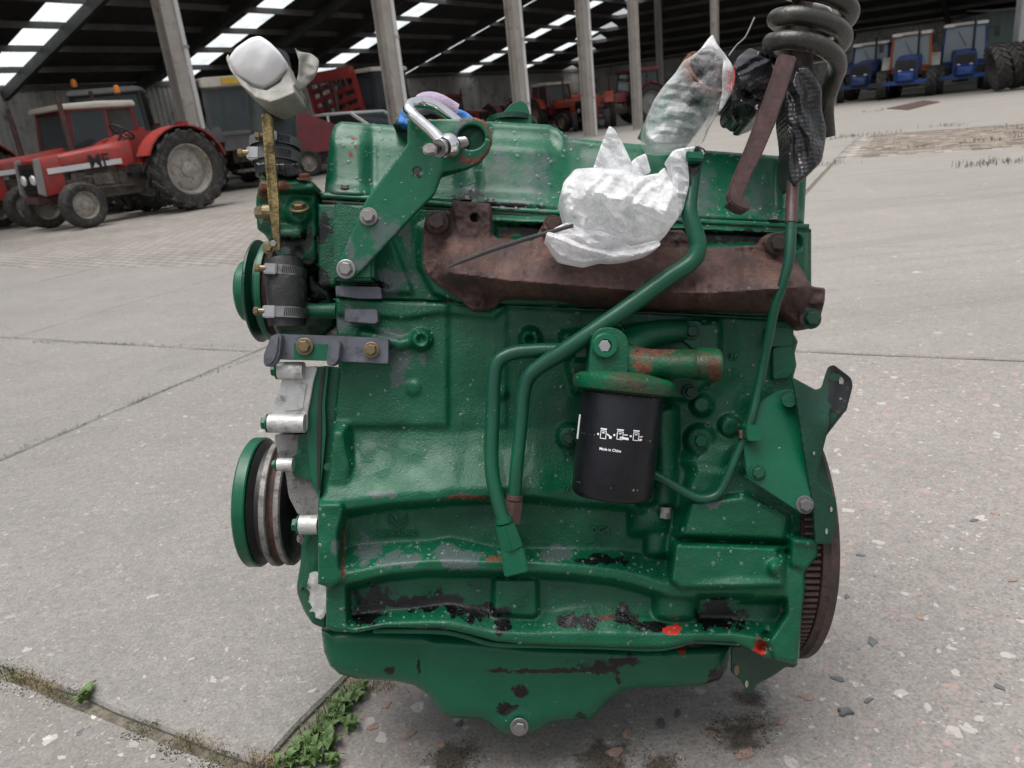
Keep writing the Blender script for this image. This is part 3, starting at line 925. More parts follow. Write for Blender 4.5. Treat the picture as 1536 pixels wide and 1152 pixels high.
def pane(parent, pts, mat='cab_glass', th=.012, name='window'):
    P = [Vector(p) for p in pts]
    nrm = (P[1] - P[0]).cross(P[2] - P[0]).normalized() * th
    n = len(P)
    return mk(name, (P + [p + nrm for p in P], [tuple(range(n)), tuple(range(2 * n - 1, n - 1, -1))] + [(i, (i + 1) % n, n + (i + 1) % n, n + i) for i in range(n)]), MT[mat], parent)

def cab(e, x0, x1, hw, z0, z1, frame, roof, glass='cab_glass', rake=.18, solid_rear=None, roof_t=.12, lights=False):
    c = {}
    A = [(x1 - rake * .2, z0), (x1 - rake, z1), (x0 + .05, z1), (x0, z0)]
    hw2 = hw * .92
    posts = []
    for sy in (-1, 1):
        for (xa, za), (xb, zb) in ((A[0], A[1]), (A[3], A[2]), (((A[0][0] + A[3][0]) / 2 - .1, z0), ((A[1][0] + A[2][0]) / 2 - .1, z1))):
            posts.append(bar((xa, sy * hw, za), (xb, sy * hw2, zb), .075))
        posts.append(bar((A[0][0], sy * hw, z0), (A[3][0], sy * hw, z0), .08))
        posts.append(bar((A[1][0], sy * hw2, z1), (A[2][0], sy * hw2, z1), .08))
    for (x, z, h) in ((A[0][0], z0, hw), (A[3][0], z0, hw), (A[1][0], z1, hw2), (A[2][0], z1, hw2)):
        posts.append(bar((x, -h, z), (x, h, z), .08))
    fr = mk('cab_frame', join(*posts), MT[frame], e)
    mk('cab_lower', box(A[3][0], A[0][0] - .02, -hw * .97, hw * .97, z0 - .35, z0), MT[frame], e)
    pane(fr, [(A[0][0], -hw, z0), (A[0][0], hw, z0), (A[1][0], hw2, z1), (A[1][0], -hw2, z1)], glass)
    pane(fr, [(A[3][0], -hw, z0), (A[3][0], hw, z0), (A[2][0], hw2, z1), (A[2][0], -hw2, z1)], solid_rear or glass)
    xm0, xm1 = (A[0][0] + A[3][0]) / 2 - .1, (A[1][0] + A[2][0]) / 2 - .1
    for sy in (-1, 1):
        pane(fr, [(A[0][0], sy * hw, z0), (xm0, sy * hw, z0), (xm1, sy * hw2, z1), (A[1][0], sy * hw2, z1)], glass)
        pane(fr, [(xm0, sy * hw, z0), (A[3][0], sy * hw, z0), (A[2][0], sy * hw2, z1), (xm1, sy * hw2, z1)], solid_rear or glass)
    rf = mk('cab_roof', loft_x([(A[2][0] - .1, hw * 1.02, z1, z1 + roof_t, hw * .9), ((A[1][0] + A[2][0]) / 2, hw * 1.04, z1, z1 + roof_t * 1.15, hw * .92), (A[1][0] + .14, hw * 1.02, z1, z1 + roof_t * .9, hw * .86)]), MT[roof], e, bevel=.02)
    if lights:
        for sy in (-1, -.72, .72, 1):
            mk('work_light', box(A[1][0] + .12, A[1][0] + .17, sy * hw * .85 - .09, sy * hw * .85 + .09, z1 - .02, z1 + .075), MT['headlight'], rf)
    return fr

def fender(e, x, y0, y1, r, mat, a0=25, a1=165, drop=True):
    V, Fc = [], []
    N = 10
    for i in range(N + 1):
        a = math.radians(a0 + (a1 - a0) * i / N)
        for y in (y0, y1):
            for rr in (r, r + .025):
                V.append((x + rr * math.cos(a), y, r * .86 + rr * math.sin(a) * .98))
    for i in range(N):
        b = i * 4
        Fc += [(b, b + 4, b + 6, b + 2), (b + 1, b + 3, b + 7, b + 5), (b, b + 1, b + 5, b + 4), (b + 2, b + 6, b + 7, b + 3)]
    Fc += [(0, 2, 3, 1), (N * 4, N * 4 + 1, N * 4 + 3, N * 4 + 2)]
    yi = y0 if abs(y0) < abs(y1) else y1                  # inner skirt
    ring = [(x + r * math.cos(math.radians(a0 + (a1 - a0) * i / N)), r * .86 + r * .98 * math.sin(math.radians(a0 + (a1 - a0) * i / N))) for i in range(N + 1)]
    ring = ring + [(x - r * .55, r * .8), (x + r * .6, r * .75)]
    v2 = prism_xz(ring, yi - .012, yi + .012)
    return mk('fender', join((V, Fc), v2), MT[mat], e, smooth=True, sharp=40)

def steering(e, x, z):
    V, Fc = [], []
    R_, r_ = .21, .016
    N, K = 20, 6
    for i in range(N):
        a = 2 * math.pi * i / N
        for k in range(K):
            b = 2 * math.pi * k / K
            V.append(((R_ + r_ * math.cos(b)) * math.cos(a), (R_ + r_ * math.cos(b)) * math.sin(a), r_ * math.sin(b)))
    Fc = [(i * K + k, ((i + 1) % N) * K + k, ((i + 1) % N) * K + (k + 1) % K, i * K + (k + 1) % K) for i in range(N) for k in range(K)]
    T = Matrix.Translation((x, 0, z)) @ Matrix.Rotation(math.radians(-38), 4, 'Y')
    vf = join(xf((V, Fc), T), xf(bar((-R_, 0, 0), (R_, 0, 0), .02), T), xf(bar((0, -R_, 0), (0, R_, 0), .02), T), tube([T @ Vector((0, 0, 0)), T @ Vector((0, 0, -.5))], .025, 8))
    mk('steering_wheel', vf, MT['black_paint'], e)

def tractor(label, loc, heading, group=None, body='red_paint', rim='rim_cream', wb=2.1, rr=.74, rw=.40, fr=.39, fw=.24, track=1.5, ftrack=1.35, flug=False,
            hood_z=(.78, 1.28), hood_len=None, hood_w=.33, has_cab=False, cab_kw=None, exhaust=True, decal=None, fend=True, axle='tractor_iron', nose='black_paint', lights=2, beacon=None, fend_mat=None, front_weight=None, open_engine=True, cowl=None, lettering=.2):
    e = empty('tractor', loc, math.atan2(heading[1], heading[0]), label, 'tractor', group)
    for sy in (1, -1):
        wheel(e, 0, sy * track / 2, rr, rw, rim, True)
        wheel(e, wb, sy * ftrack / 2, fr, fw, rim, flug, .05)
    z0, z1 = hood_z
    xf_ = wb + (.45 if hood_len is None else hood_len)
    # driveline and engine
    mk('chassis', join(box(-.25, .55, -.24, .24, rr - .28, rr + .18), box(.5, wb + .3, -.17, .17, rr - .32, rr - .02), tube([(0, -track / 2, rr), (0, track / 2, rr)], .11, 12), box(.55, 1.0, -.22, .22, rr - .2, rr + .12), box(-.7, -.2, -.3, .3, .35, .42)), MT['tractor_iron'], e, bevel=.015)
    mk('engine', join(box(1.0, wb + .12, -.19, .19, rr - .25, z0 + .12), tube([(1.1, .24, rr + .02), (1.6, .26, rr + .06), (wb, .22, rr)], .035, 8), box(1.15, 1.5, .19, .3, rr - .1, rr + .1), tube([(1.55, .22, rr - .2), (1.55, .22, rr + .08)], .055, 10), tube([(.8, .3, rr - .16), (1.7, .34, rr - .12), (wb + .1, .3, rr - .22)], .018, 6), box(1.6, 1.85, .18, .27, rr - .02, rr + .14)), MT[axle], e, bevel=.008)
    mk('front_axle', join(bar((wb, -ftrack / 2, fr + .05), (wb, ftrack / 2, fr + .05), .1, .12), box(wb - .16, wb + .16, -.14, .14, fr, fr + .28)), MT[body if axle == 'body' else axle], e)
    # hood
    h = mk('hood', loft_x([(.72, hood_w * 1.08, z1 - .24, z1 + .13, hood_w * .95), (.9, hood_w * 1.06, z1 - .3, z1 + .12, hood_w * .92), (1.35, hood_w, z0 + .2 if open_engine else z0, z1 + .06, hood_w * .82), (xf_ - .35, hood_w * .98, z0 + .2 if open_engine else z0, z1, hood_w * .80), (xf_ - .34, hood_w, z0 - .22, z1, hood_w * .80), (xf_, hood_w * .96, z0 - .25, z1 - .05, hood_w * .78)]), MT[body], e, bevel=.018)
    if cowl:
        for sy in (1, -1):
            mk('cowl', prism_xz([(xf_ - .03, z1 - .02), (xf_ + .07, z1 - .05), (xf_ + .12, z0 - .2), (xf_ + .02, z0 - .26)], sy * hood_w - .03, sy * hood_w + .03), MT[cowl], e, bevel=.008)
    g = mk('grille', box(xf_, xf_ + .05, -hood_w * .86, hood_w * .86, z0 - .22, z1 - .1), MT[nose], e)
    for i in range(7):
        z = z0 - .18 + i * (z1 - z0 + .05) / 7
        mk('slat', box(xf_ + .05, xf_ + .075, -hood_w * .8, hood_w * .8, z, z + .03), MT['black_paint'], g)
    for sy in ((-1, 1) if lights else ()):
        q = xf(lathe([(.075, 0), (.085, .03), (.07, .05), (.001, .055)], 16, 'x'), Matrix.Translation((xf_ + .05, sy * hood_w * .5, z0 + .02)))
        mk('headlight', q, MT['headlight'], e, smooth=True)
    if decal:
        for sy in (1, -1):
            d = mk('decal', prism_xz([(.95, z1 - .16), (xf_ - .1, z1 - .2), (xf_ - .1, z1 - .29), (.95, z1 - .25)], sy * (hood_w + .012), sy * (hood_w + .018)), MT['white_paint'], h)
            v = text_mesh(decal, lettering, .002, True)
            T = Matrix.Translation((1.35, sy * (hood_w + .021), z1 - .17)) @ Matrix.Rotation(math.pi if sy > 0 else 0, 4, 'Z') @ Matrix.Rotation(math.pi / 2, 4, 'X')
            mk('lettering', xf(v, T), MT['black_paint'], h)
    if front_weight:
        mk('front_weight', loft_x([(xf_ + .02, .34, fr + .02, fr + .46), (xf_ + .2, .30, fr + .05, fr + .44), (xf_ + .3, .22, fr + .1, fr + .36)]), MT[front_weight], e, bevel=.015)
        mk('front_bar', box(xf_ - .1, xf_ + .08, -hood_w * 2.0, hood_w * 2.0, fr - .05, fr + .1), MT[front_weight], e, bevel=.01)
    else:
        mk('front_bracket', box(wb + .1, xf_ + .12, -.24, .24, z0 - .36, z0 - .25), MT['rust'], e, bevel=.01)
    if fend:
        for sy in (1, -1):
            f_ = fender(e, 0, sy * (track / 2 - rw * .55), sy * (track / 2 + rw * .42), rr + .07, fend_mat or body)
            mk('tail_light', box(-.2, -.08, sy * (track / 2) - .1, sy * (track / 2) + .1, rr * 1.9 + .06, rr * 1.9 + .16), MT['red_paint'], f_)
    mk('platform', box(-.1, .85, -.42, .42, rr - .02, rr + .05), MT['black_paint'], e)
    mk('seat', join(box(-.12, .32, -.22, .22, rr + .22, rr + .33), box(-.2, -.1, -.22, .22, rr + .3, rr + .68)), MT['black_rubber'], e, bevel=.03)
    steering(e, .62, z1 + .28)
    if exhaust:
        mk('exhaust', tube([(1.5, -.16, z1), (1.5, -.16, z1 + .55), (1.5, -.16, z1 + .95)], [.05, .05, .035], 10), MT['rust'], e, smooth=True)
    if has_cab:
        kw = dict(x0=-.5, x1=.95, hw=.68, z0=rr + .35, z1=2.12, frame=body, roof='cream_paint')
        kw.update(cab_kw or {})
        cab(e, **kw)
    if beacon:
        x, y, z = beacon
        b = mk('beacon', xf(lathe([(.06, 0), (.062, .1), (.04, .15), (.001, .16)], 12, 'z'), Matrix.Translation((x, y, z))), MT['amber'], e, smooth=True)
        mk('beacon_base', xf(lathe([(.02, -.12), (.02, 0), (.07, 0), (.07, .02), (.001, .02)], 10, 'z'), Matrix.Translation((x, y, z - .02))), MT['black_paint'], b)
    return e

def off(p, h, f, l):
    """step f forward and l to the left of heading h"""
    h = Vector((h[0], h[1], 0)).normalized()
    return Vector((p[0], p[1], 0)) + h * f + Vector((-h.y, h.x, 0)) * l
HD = Vector((-.60, -.80, 0)).normalized()
rl = Vector((-5.0, 13.35, 0))                     # near rear wheel on the ground
c1 = off(rl, HD, 0, -.72 * .9)
tractor('red open tractor without a cab, black letters on its hood, large dusty rear wheel', c1, HD, decal='MF', wb=1.98, rr=.735, rw=.42, fr=.375, track=1.44, ftrack=1.36, cowl='grey_paint', exhaust=True, hood_z=(.82, 1.2), hood_len=.36, lettering=.3).scale = (.9, .9, .9)
tractor('red tractor with cream cab roof and dark panelled cab, parked behind the open red tractor', off(c1, HD, -.1, -2.1), HD, 'red tractors under the shed', body='red_paint', has_cab=True, decal='290', cowl='grey_paint', wb=2.05, cab_kw=dict(frame='dark_red_paint', solid_rear='roof_sheet', z1=2.1, x0=-.62), beacon=(-.45, .5, 2.38)).scale = (.86, .86, .86)
tractor('red tractor with red cab posts, only partly in view past the cream-roofed one', off(c1, HD, 1.5, -4.2), HD, 'red tractors under the shed', has_cab=True, cab_kw=dict(roof='red_paint', z1=2.0), cowl='grey_paint')
hd2 = Vector((-.42, .91, 0))
tractor('grey-cabbed tractor seen from behind with a yellow plate under its roof, beside the leaning column', ground(372, 281), (-.5, .86), None, body='cab_grey', rim='rim_cream', wb=2.4, rr=.84, rw=.46, fr=.55, fw=.34, flug=True, has_cab=True, beacon=(-.2, .8, 2.3), fend_mat='black_paint',
        cab_kw=dict(frame='cab_grey', roof='cream_paint', z1=2.12, hw=.70, x0=-.75, x1=.85, glass='cab_glass', roof_t=.2))
pe = bpy.data.objects['tractor.003']
rv = [c for c in pe.children if c.name.startswith('cab_roof')][0]
mk('number_plate', box(-.92, -.86, -.55, .3, 2.16, 2.28), MT['number_plate'], rv)
tractor('dark green-glazed cab tractor with an amber beacon, between the red cab and the leaning column', ground(205, 300), (.3, -.95), None, body='black_paint', has_cab=True, cab_kw=dict(frame='black_paint', roof='grey_paint', z1=2.2), beacon=(.2, -.6, 2.42), wb=2.3)
tractor('newer red tractor with square hood and white stripe, beside the dark hose', ground(340, 268), (.86, -.5), None, rim='rim_cream', wb=2.3, rr=.75, fr=.5, fw=.33, flug=True, open_engine=False, hood_z=(.85, 1.34), decal='390', nose='red_paint', lights=0)
tractor('black cab tractor with rounded cream roof, behind the white car', ground(582, 243), (-.6, -.8), None, body='black_paint', has_cab=True, cab_kw=dict(frame='black_paint', roof='cream_paint', z1=2.45, hw=.75), wb=2.4, rr=.85)
tractor('small red-cabbed tractor with orange hood, by the far wall behind the rocker cover', Vector((-1.9, 37, 0)), (.75, -.66), 'tractors at the back of the shed', body='red_paint', has_cab=True, cab_kw=dict(roof='red_paint', z1=1.95, hw=.6), rim='rim_rust')
tractor('red tractor with a bare post frame and no roof panel, between two columns', Vector((1.0, 41, 0)), (.6, -.8), 'tractors at the back of the shed', body='dark_red_paint', rim='rim_rust', exhaust=True)
tractor('weathered orange and red tractor with pale curved cab roof, beside a column', Vector((3.1, 37.5, 0)), (.45, -.9), 'tractors at the back of the shed', body='faded_orange', has_cab=True, cab_kw=dict(frame='dark_red_paint', roof='cream_paint', z1=2.0, hw=.62), rim='rim_rust', axle='rust')
tractor('orange old tractor without a cab, standing before the far column', Vector((4.9, 36, 0)), (-.2, -1), 'tractors at the back of the shed', body='faded_orange', rim='rim_rust', axle='rust')
tractor('dark red tractor with red cab roof and large dark tyres, beyond the rocker cover', Vector((7.1, 36.2, 0)), (-.95, -.3), None, body='dark_red_paint', rim='grey_paint', has_cab=True, cab_kw=dict(frame='black_paint', roof='dark_red_paint', z1=2.15), rr=.82, wb=2.4)
# three facing the yard on the right
fc = dict(wb=2.5, rr=.80, rw=.46, fr=.56, fw=.36, flug=True, track=1.75, ftrack=1.75, rim='white_paint', hood_w=.42, hood_z=(.95, 1.5), open_engine=False, front_weight='blue_paint', fend_mat='cream_paint', exhaust=False)
def facing(px, py, label, hdx, **k):
    p = ground(px, py)
    kw = dict(fc); kw.update(k)
    h = Vector((hdx, -1, 0)).normalized()
    e = tractor(label, off(p, h, -2.6, 0), h, None, has_cab=True, **kw)
    zc_ = kw['cab_kw']['z1']
    for sy in (-1, 1):
        mk('mirror', join(bar((.95, sy * .72, zc_ - .15), (1.15, sy * 1.05, zc_ - .25), .03), box(1.12, 1.17, sy * 1.08 - .09, sy * 1.08 + .09, zc_ - .55, zc_ - .2)), MT['black_paint'], e)
        mk('step', box(.5, 1.2, sy * .62 - .16, sy * .62 + .16, .55, .95), MT['black_paint'], e)
    mk('wiper', bar((1.02, .05, zc_ - .75), (.98, -.25, zc_ - .2), .02), MT['black_paint'], e)
    mk('exhaust_stack', tube([(1.5, .3, 1.4), (1.5, .3, zc_ + .25)], .045, 8), MT['black_paint'], e)
    return e
facing(1291, 152, 'dark blue tractor with cream roof, deepest in shade, first from the thin white column', -.72, body='dark_blue_paint', front_weight='dark_blue_paint', fend_mat='dark_blue_paint', cab_kw=dict(frame='dark_blue_paint', roof='cream_paint', z1=2.2, hw=.72, x1=1.0, glass='bright_glass', lights=True))
facing(1357, 147, 'tractor with orange cab frame and blue nose, between two blue tractors', -.62, body='blue_paint', cab_kw=dict(frame='orange_paint', roof='cream_paint', z1=2.36, hw=.72, x1=1.0, glass='bright_glass', lights=True))
facing(1443, 138, 'bright blue tractor with blue cab and cream roof, nearest the tall tyres', -.55, body='blue_paint', cab_kw=dict(frame='blue_paint', roof='cream_paint', z1=2.5, hw=.78, x1=1.0, glass='bright_glass', lights=True))

# leaning tractor tyres by the post
for i, (px, py) in enumerate(((1487, 139), (1511, 136), (1534, 134), (1556, 133))):
    p = ground(px, py)
    R = .80 - .02 * (i % 2)
    o = put(bpy.data.objects.new('spare_tyre', tyre_mesh(R, .42, True)))
    ln = math.radians(15 + i)
    o.matrix_world = Matrix.Translation((p.x + .3, p.y + .25, R * math.cos(ln) + .21 * math.sin(ln) * .9)) @ Matrix.Rotation(math.radians(-108 + i * 3), 4, 'Z') @ Matrix.Rotation(ln, 4, 'X') @ Matrix.Rotation(i * .7, 4, 'Y')
    tag(o, 'large black tractor tyre leaning in the row by the white post', 'tyre', 'tyres leaning in a row')

# white car
cp = ground(548, 252)
car = empty('parked_car', cp, math.radians(-28), 'white car with dark windows, under the shed behind the shackle', 'car')
body = loft_x([(-2.0, .74, .45, .85), (-1.9, .78, .28, .95), (-.9, .80, .22, .98), (.9, .80, .22, .96), (1.5, .79, .25, .86), (2.0, .74, .3, .72), (2.08, .68, .4, .62)])
mk('body', body, MT['white_paint'], car, bevel=.04)
for sy in (-1, 1):
    gp = [(-1.72, .97), (1.05, .95), (.35, 1.38), (-1.35, 1.40)]
    pane(car, [(x, sy * (.70 if z > 1.2 else .765), z) for x, z in gp], 'black_paint')
    for xa, xb in ((-1.72, -1.35), (1.05, .35), (-.35, -.4)):
        mk('pillar', bar((xa, sy * .775, .96), (xb, sy * .71, 1.40), .06), MT['white_paint'], car)
pane(car, [(1.05, -.74, .95), (1.05, .74, .95), (.35, .66, 1.38), (.35, -.66, 1.38)], 'cab_glass', name='windscreen')
pane(car, [(-1.72, -.74, .96), (-1.72, .74, .96), (-1.35, .66, 1.4), (-1.35, -.66, 1.4)], 'cab_glass', name='rear_window')
mk('roof', loft_x([(-1.42, .70, 1.38, 1.44), (-.5, .72, 1.40, 1.48), (.4, .68, 1.37, 1.43)]), MT['white_paint'], car, bevel=.015)
for x in (-1.25, 1.3):
    for sy in (-1, 1): wheel(car, x, sy * .72, .31, .2, 'grey_paint', False)

# red hopper and the folded red machine behind it
hp_ = ground(452, 264)
hop = empty('red_hopper', hp_, .5, 'dark red sloping hopper behind the square-hooded tractor', 'hopper')
mk('hopper', ([(-1.4, -1, .7), (1.4, -1, .7), (1.4, 1, .7), (-1.4, 1, .7), (-1.2, -.9, 1.35), (1.5, -.9, 1.35), (1.5, .9, 1.35), (-1.2, .9, 1.35), (-.6, -.7, 1.95), (.3, -.7, 1.95), (.3, .7, 1.95), (-.6, .7, 1.95)],
   [(3, 2, 1, 0), (0, 1, 5, 4), (1, 2, 6, 5), (2, 3, 7, 6), (3, 0, 4, 7), (4, 5, 9, 8), (5, 6, 10, 9), (6, 7, 11, 10), (7, 4, 8, 11), (8, 9, 10, 11)]), MT['dark_red_paint'], hop, bevel=.03)
mk('frame', join(bar((-1.6, -.7, .6), (1.8, -.7, .6), .12), bar((-1.6, .7, .6), (1.8, .7, .6), .12), bar((1.8, -.7, .6), (1.8, .7, .6), .12)), MT['black_paint'], hop)
for sy in (-1, 1): wheel(hop, 0, sy * 1.1, .42, .28, 'rim_cream', False)
hop.scale = (.78, .78, .78)
fp = ground(535, 250)
fm = empty('folded_implement', fp, math.radians(-20), 'bright red folded field implement raised upright, with dark marks along its top beam', 'implement')
sl = Matrix.Rotation(math.radians(14), 4, 'Y')
fr_ = [bar((-.9, 0, .5), (-.9, 0, 3.0), .14), bar((.9, 0, .5), (.9, 0, 2.8), .14), bar((-.9, 0, 3.0), (.9, 0, 2.8), .3, .34)]
mk('frame', join(*fr_), MT['red_paint'], fm)
for i in range(7):
    z = .8 + i * .3
    mk('crossbar', bar((-.9, .02 * i, z), (.9, .02 * i, z + .12), .1, .16), MT['red_paint'], fm)
for i in range(4):
    mk('rib', bar((-.7 + i * .45, .12, .6), (-.62 + i * .45, .2, 2.8), .08, .12), MT['dark_red_paint'], fm)
mk('ram', tube([(-.3, -.16, .5), (-.3, -.2, 2.3)], .07, 10), MT['black_paint'], fm, smooth=True)
mk('red_beam', box(-1.6, 1.9, -.35, -.15, .95, 1.25), MT['red_paint'], fm, bevel=.02)
for i in range(9):
    x = -.72 + i * .17
    mk('dark_mark', bar((x, -.2, 2.86 - i * .02), (x + .05 * (-1) ** i, -.24, 2.62 - i * .03), .06, .04), MT['black_paint'], fm)  # short black bars added in place of unreadable lettering
fm.scale = (.8, .8, .86); fm.rotation_euler = (0, math.radians(-9), math.radians(-20))
for sy in (-.7, .7): mk('stand', bar((sy, 0, 0), (sy, .1, .6), .12), MT['black_paint'], fm)
# ------------------------------------------------------------------ the engine
D0 = 1.10                                        # distance of the block face along the view
ER = Matrix((RIGHT, FWD, UP)).transposed()       # the engine hangs tilted: its face is square to the lens
EB = ER @ Vector(((780 - CX) / F_PX * 1.20, 1.30, (CY - 1100) / F_PX * 1.20))
EB_W = CAMP + EB
EM = ER.to_4x4(); EM.translation = Vector((EB_W.x, EB_W.y, .0))
EMI = EM.inverted()
def E(px, py, dy=0.0):
    """photograph pixel at depth dy behind the block face -> engine coordinates"""
    d = D0 + dy
    return EMI @ (CAMP + RIGHT * ((px - CX) / F_PX * d) + UP * ((CY - py) / F_PX * d) + FWD * d)
def mm(px, dy=0.0): return px * (D0 + dy) / F_PX
eng = empty('engine', label='green four-cylinder diesel engine with rusty manifold, standing on the concrete yard', cat='engine', mat=EM)
YV = Vector((0, 1, 0))

def Z(scale, ox, oy, pts): return [(ox + x / scale, oy + y / scale) for x, y in pts]

def plate(poly, dy, th, taper=None):
    """outline in pixels at depth dy, pushed back by th"""
    a = [E(x, y, dy) for x, y in poly]
    b = [p + YV * th for p in a]
    n = len(a)
    return a + b, [tuple(range(n)), tuple(range(2 * n - 1, n - 1, -1))] + [(i, (i + 1) % n, n + (i + 1) % n, n + i) for i in range(n)]
def epath(pts, n=8):
    """smoothed pixel path (px, py, dy) -> engine coordinates"""
    return [E(*p) for p in spline(pts, n)]
def esolid(name, poly, dy, th, mat, parent=None, bevel=.002, **k):
    return mk(name, plate(poly, dy, th), MT[mat], parent or eng, bevel=bevel, **k)
def etube(name, pts, r_px, mat, parent=None, n=8, seg=16, **k):
    P = epath(pts, n)
    r = mm(r_px, pts[0][2]) if isinstance(r_px, (int, float)) else None
    if r is None:
        rr = spline([(q,) for q in r_px], n); r = [mm(float(q[0]), pts[0][2]) for q in rr]
    return mk(name, tube(P, r, seg, **k), MT[mat], parent or eng, smooth=True, sharp=50)
def arc_poly(pts, r=6, seg=3):
    """round the corners of a pixel outline"""
    out = []
    n = len(pts)
    for i in range(n):
        p0, p1, p2 = (np.array(pts[j % n], float) for j in (i - 1, i, i + 1))
        a, b = p0 - p1, p2 - p1
        la, lb = np.linalg.norm(a), np.linalg.norm(b)
        q = min(r, la * .45, lb * .45)
        s, e = p1 + a / la * q, p1 + b / lb * q
        for k in range(seg + 1):
            t_ = k / seg
            out.append(tuple((1 - t_) ** 2 * s + 2 * t_ * (1 - t_) * p1 + t_ * t_ * e))
    return out

# ---- bolts: one mesh per kind, shared
def bolt_vf(washer=True):
    r = 1.0
    hexp = [(math.cos(math.radians(60 * i + 8)), math.sin(math.radians(60 * i + 8))) for i in range(6)]
    V = [(x * .74, 0, z * .74) for x, z in hexp] + [(x * .74, -.58, z * .74) for x, z in hexp] + [(x * .62, -.68, z * .62) for x, z in hexp]
    Fc = [(i, (i + 1) % 6, 6 + (i + 1) % 6, 6 + i) for i in range(6)] + [(6 + i, 6 + (i + 1) % 6, 12 + (i + 1) % 6, 12 + i) for i in range(6)] + [tuple(range(12, 18))]
    if washer:
        return join((V, Fc), lathe([(1.05, .05), (1.05, -.1), (.98, -.14), (.7, -.14)], 20, 'y'))
    return V, Fc
_bm = {}
def bolt(px, py, dy, r_px, mat='cast_green', parent=None, washer=True, axis=None, rot=0.0, name='bolt'):
    key = (mat, washer)
    if key not in _bm:
        v, f = bolt_vf(washer)
        _bm[key] = mesh_of('bolt', v, f, MT[mat], True, 30)
    o = put(bpy.data.objects.new(name, _bm[key]), parent or eng)
    p = E(px, py, dy)
    s = mm(r_px, dy)
    m = Matrix.Translation(p)
    if axis is not None:
        q = Vector((0, -1, 0)).rotation_difference(Vector(axis)); m = m @ q.to_matrix().to_4x4()
    m = m @ Matrix.Rotation(rot, 4, 'Y') @ Matrix.Scale(s, 4)
    o.matrix_basis = m
    return o

# ---- relief surfaces
def sdf(poly, X, Y):
    d = np.full(X.shape, 1e9); sgn = np.ones(X.shape)
    P = np.array(poly, float); n = len(P)
    for i in range(n):
        a, b = P[i], P[(i + 1) % n]
        e = b - a; wx, wy = X - a[0], Y - a[1]
        t_ = np.clip((wx * e[0] + wy * e[1]) / max(1e-9, e @ e), 0, 1)
        dx, dy = wx - e[0] * t_, wy - e[1] * t_
        d = np.minimum(d, dx * dx + dy * dy)
        c1, c2, c3 = Y >= a[1], Y < b[1], e[0] * wy > e[1] * wx
        flip = (c1 & c2 & c3) | (~c1 & ~c2 & ~c3)
        sgn = np.where(flip, -sgn, sgn)
    return sgn * np.sqrt(d)
def sstep(a, b, x):
    t_ = np.clip((x - a) / (b - a), 0, 1); return t_ * t_ * (3 - 2 * t_)
def pad(poly, X, Y, w=5):
    """1 inside the outline, falling to 0 over w pixels"""
    return sstep(w / 2, -w / 2, sdf(poly, X, Y))
def disc(cx, cy, r, X, Y, w=4): return sstep(w / 2, -w / 2, np.hypot(X - cx, Y - cy) - r)
def seg_d(ax, ay, bx, by, X, Y):
    ex, ey = bx - ax, by - ay
    t_ = np.clip(((X - ax) * ex + (Y - ay) * ey) / (ex * ex + ey * ey), 0, 1)
    return np.hypot(X - ax - ex * t_, Y - ay - ey * t_)
def blur(h, k):
    if k < 1: return h
    for _ in range(2):
        for ax in (0, 1):
            p = np.pad(h, [(k, k) if a == ax else (0, 0) for a in (0, 1)], mode='edge')
            c = np.cumsum(p, axis=ax)
            c = np.insert(c, 0, 0, axis=ax)
            h = (np.take(c, range(2 * k + 1, c.shape[ax]), axis=ax) - np.take(c, range(0, c.shape[ax] - 2 * k - 1), axis=ax)) / (2 * k + 1)
    return h
def vnoise(X, Y, sc, seed):
    r_ = np.random.RandomState(seed).rand(64, 64)
    x, y = X / sc, Y / sc
    xi, yi = np.floor(x).astype(int), np.floor(y).astype(int)
    fx, fy = x - xi, y - yi
    fx, fy = fx * fx * (3 - 2 * fx), fy * fy * (3 - 2 * fy)
    g = lambda a, b: r_[a % 64, b % 64]
    return (g(xi, yi) * (1 - fx) + g(xi + 1, yi) * fx) * (1 - fy) + (g(xi, yi + 1) * (1 - fx) + g(xi + 1, yi + 1) * fx) * fy - .5
def folds(X, Y, seed, ln=45, n=5):
    """creased-film relief"""
    r_ = np.random.RandomState(seed); h = np.zeros(X.shape)
    for k in range(n):
        a = r_.rand() * math.pi; L = ln * (.5 + r_.rand() * 1.2)
        u = (X * math.cos(a) + Y * math.sin(a)) / L + r_.rand() * 9 + vnoise(X, Y, ln * 1.3, seed + k) * 1.6
        h += np.abs((u % 2) - 1) * (L / ln)
    return h / n - .5

def facets(X, Y, seed, sc, asp=2.2, ang=.6):
    """flat creased planes, as in stiff film"""
    r_ = np.random.RandomState(seed).rand(64, 64)
    X = X + vnoise(X, Y, sc * 1.6, seed + 1) * sc * .9; Y = Y + vnoise(X, Y, sc * 1.6, seed + 2) * sc * .9
    u = (X * math.cos(ang) + Y * math.sin(ang)) / (sc * asp); v = (-X * math.sin(ang) + Y * math.cos(ang)) / sc
    u, v = u + v * .37, v
    i, j = np.floor(u).astype(int), np.floor(v).astype(int); fu, fv = u - i, v - j
    g = lambda a, b: r_[a % 64, b % 64]
    lo = g(i, j) * (1 - fu - fv) + g(i + 1, j) * fu + g(i, j + 1) * fv
    hi = g(i + 1, j + 1) * (fu + fv - 1) + g(i + 1, j) * (1 - fv) + g(i, j + 1) * (1 - fu)
    return np.where(fu + fv < 1, lo, hi) - .5

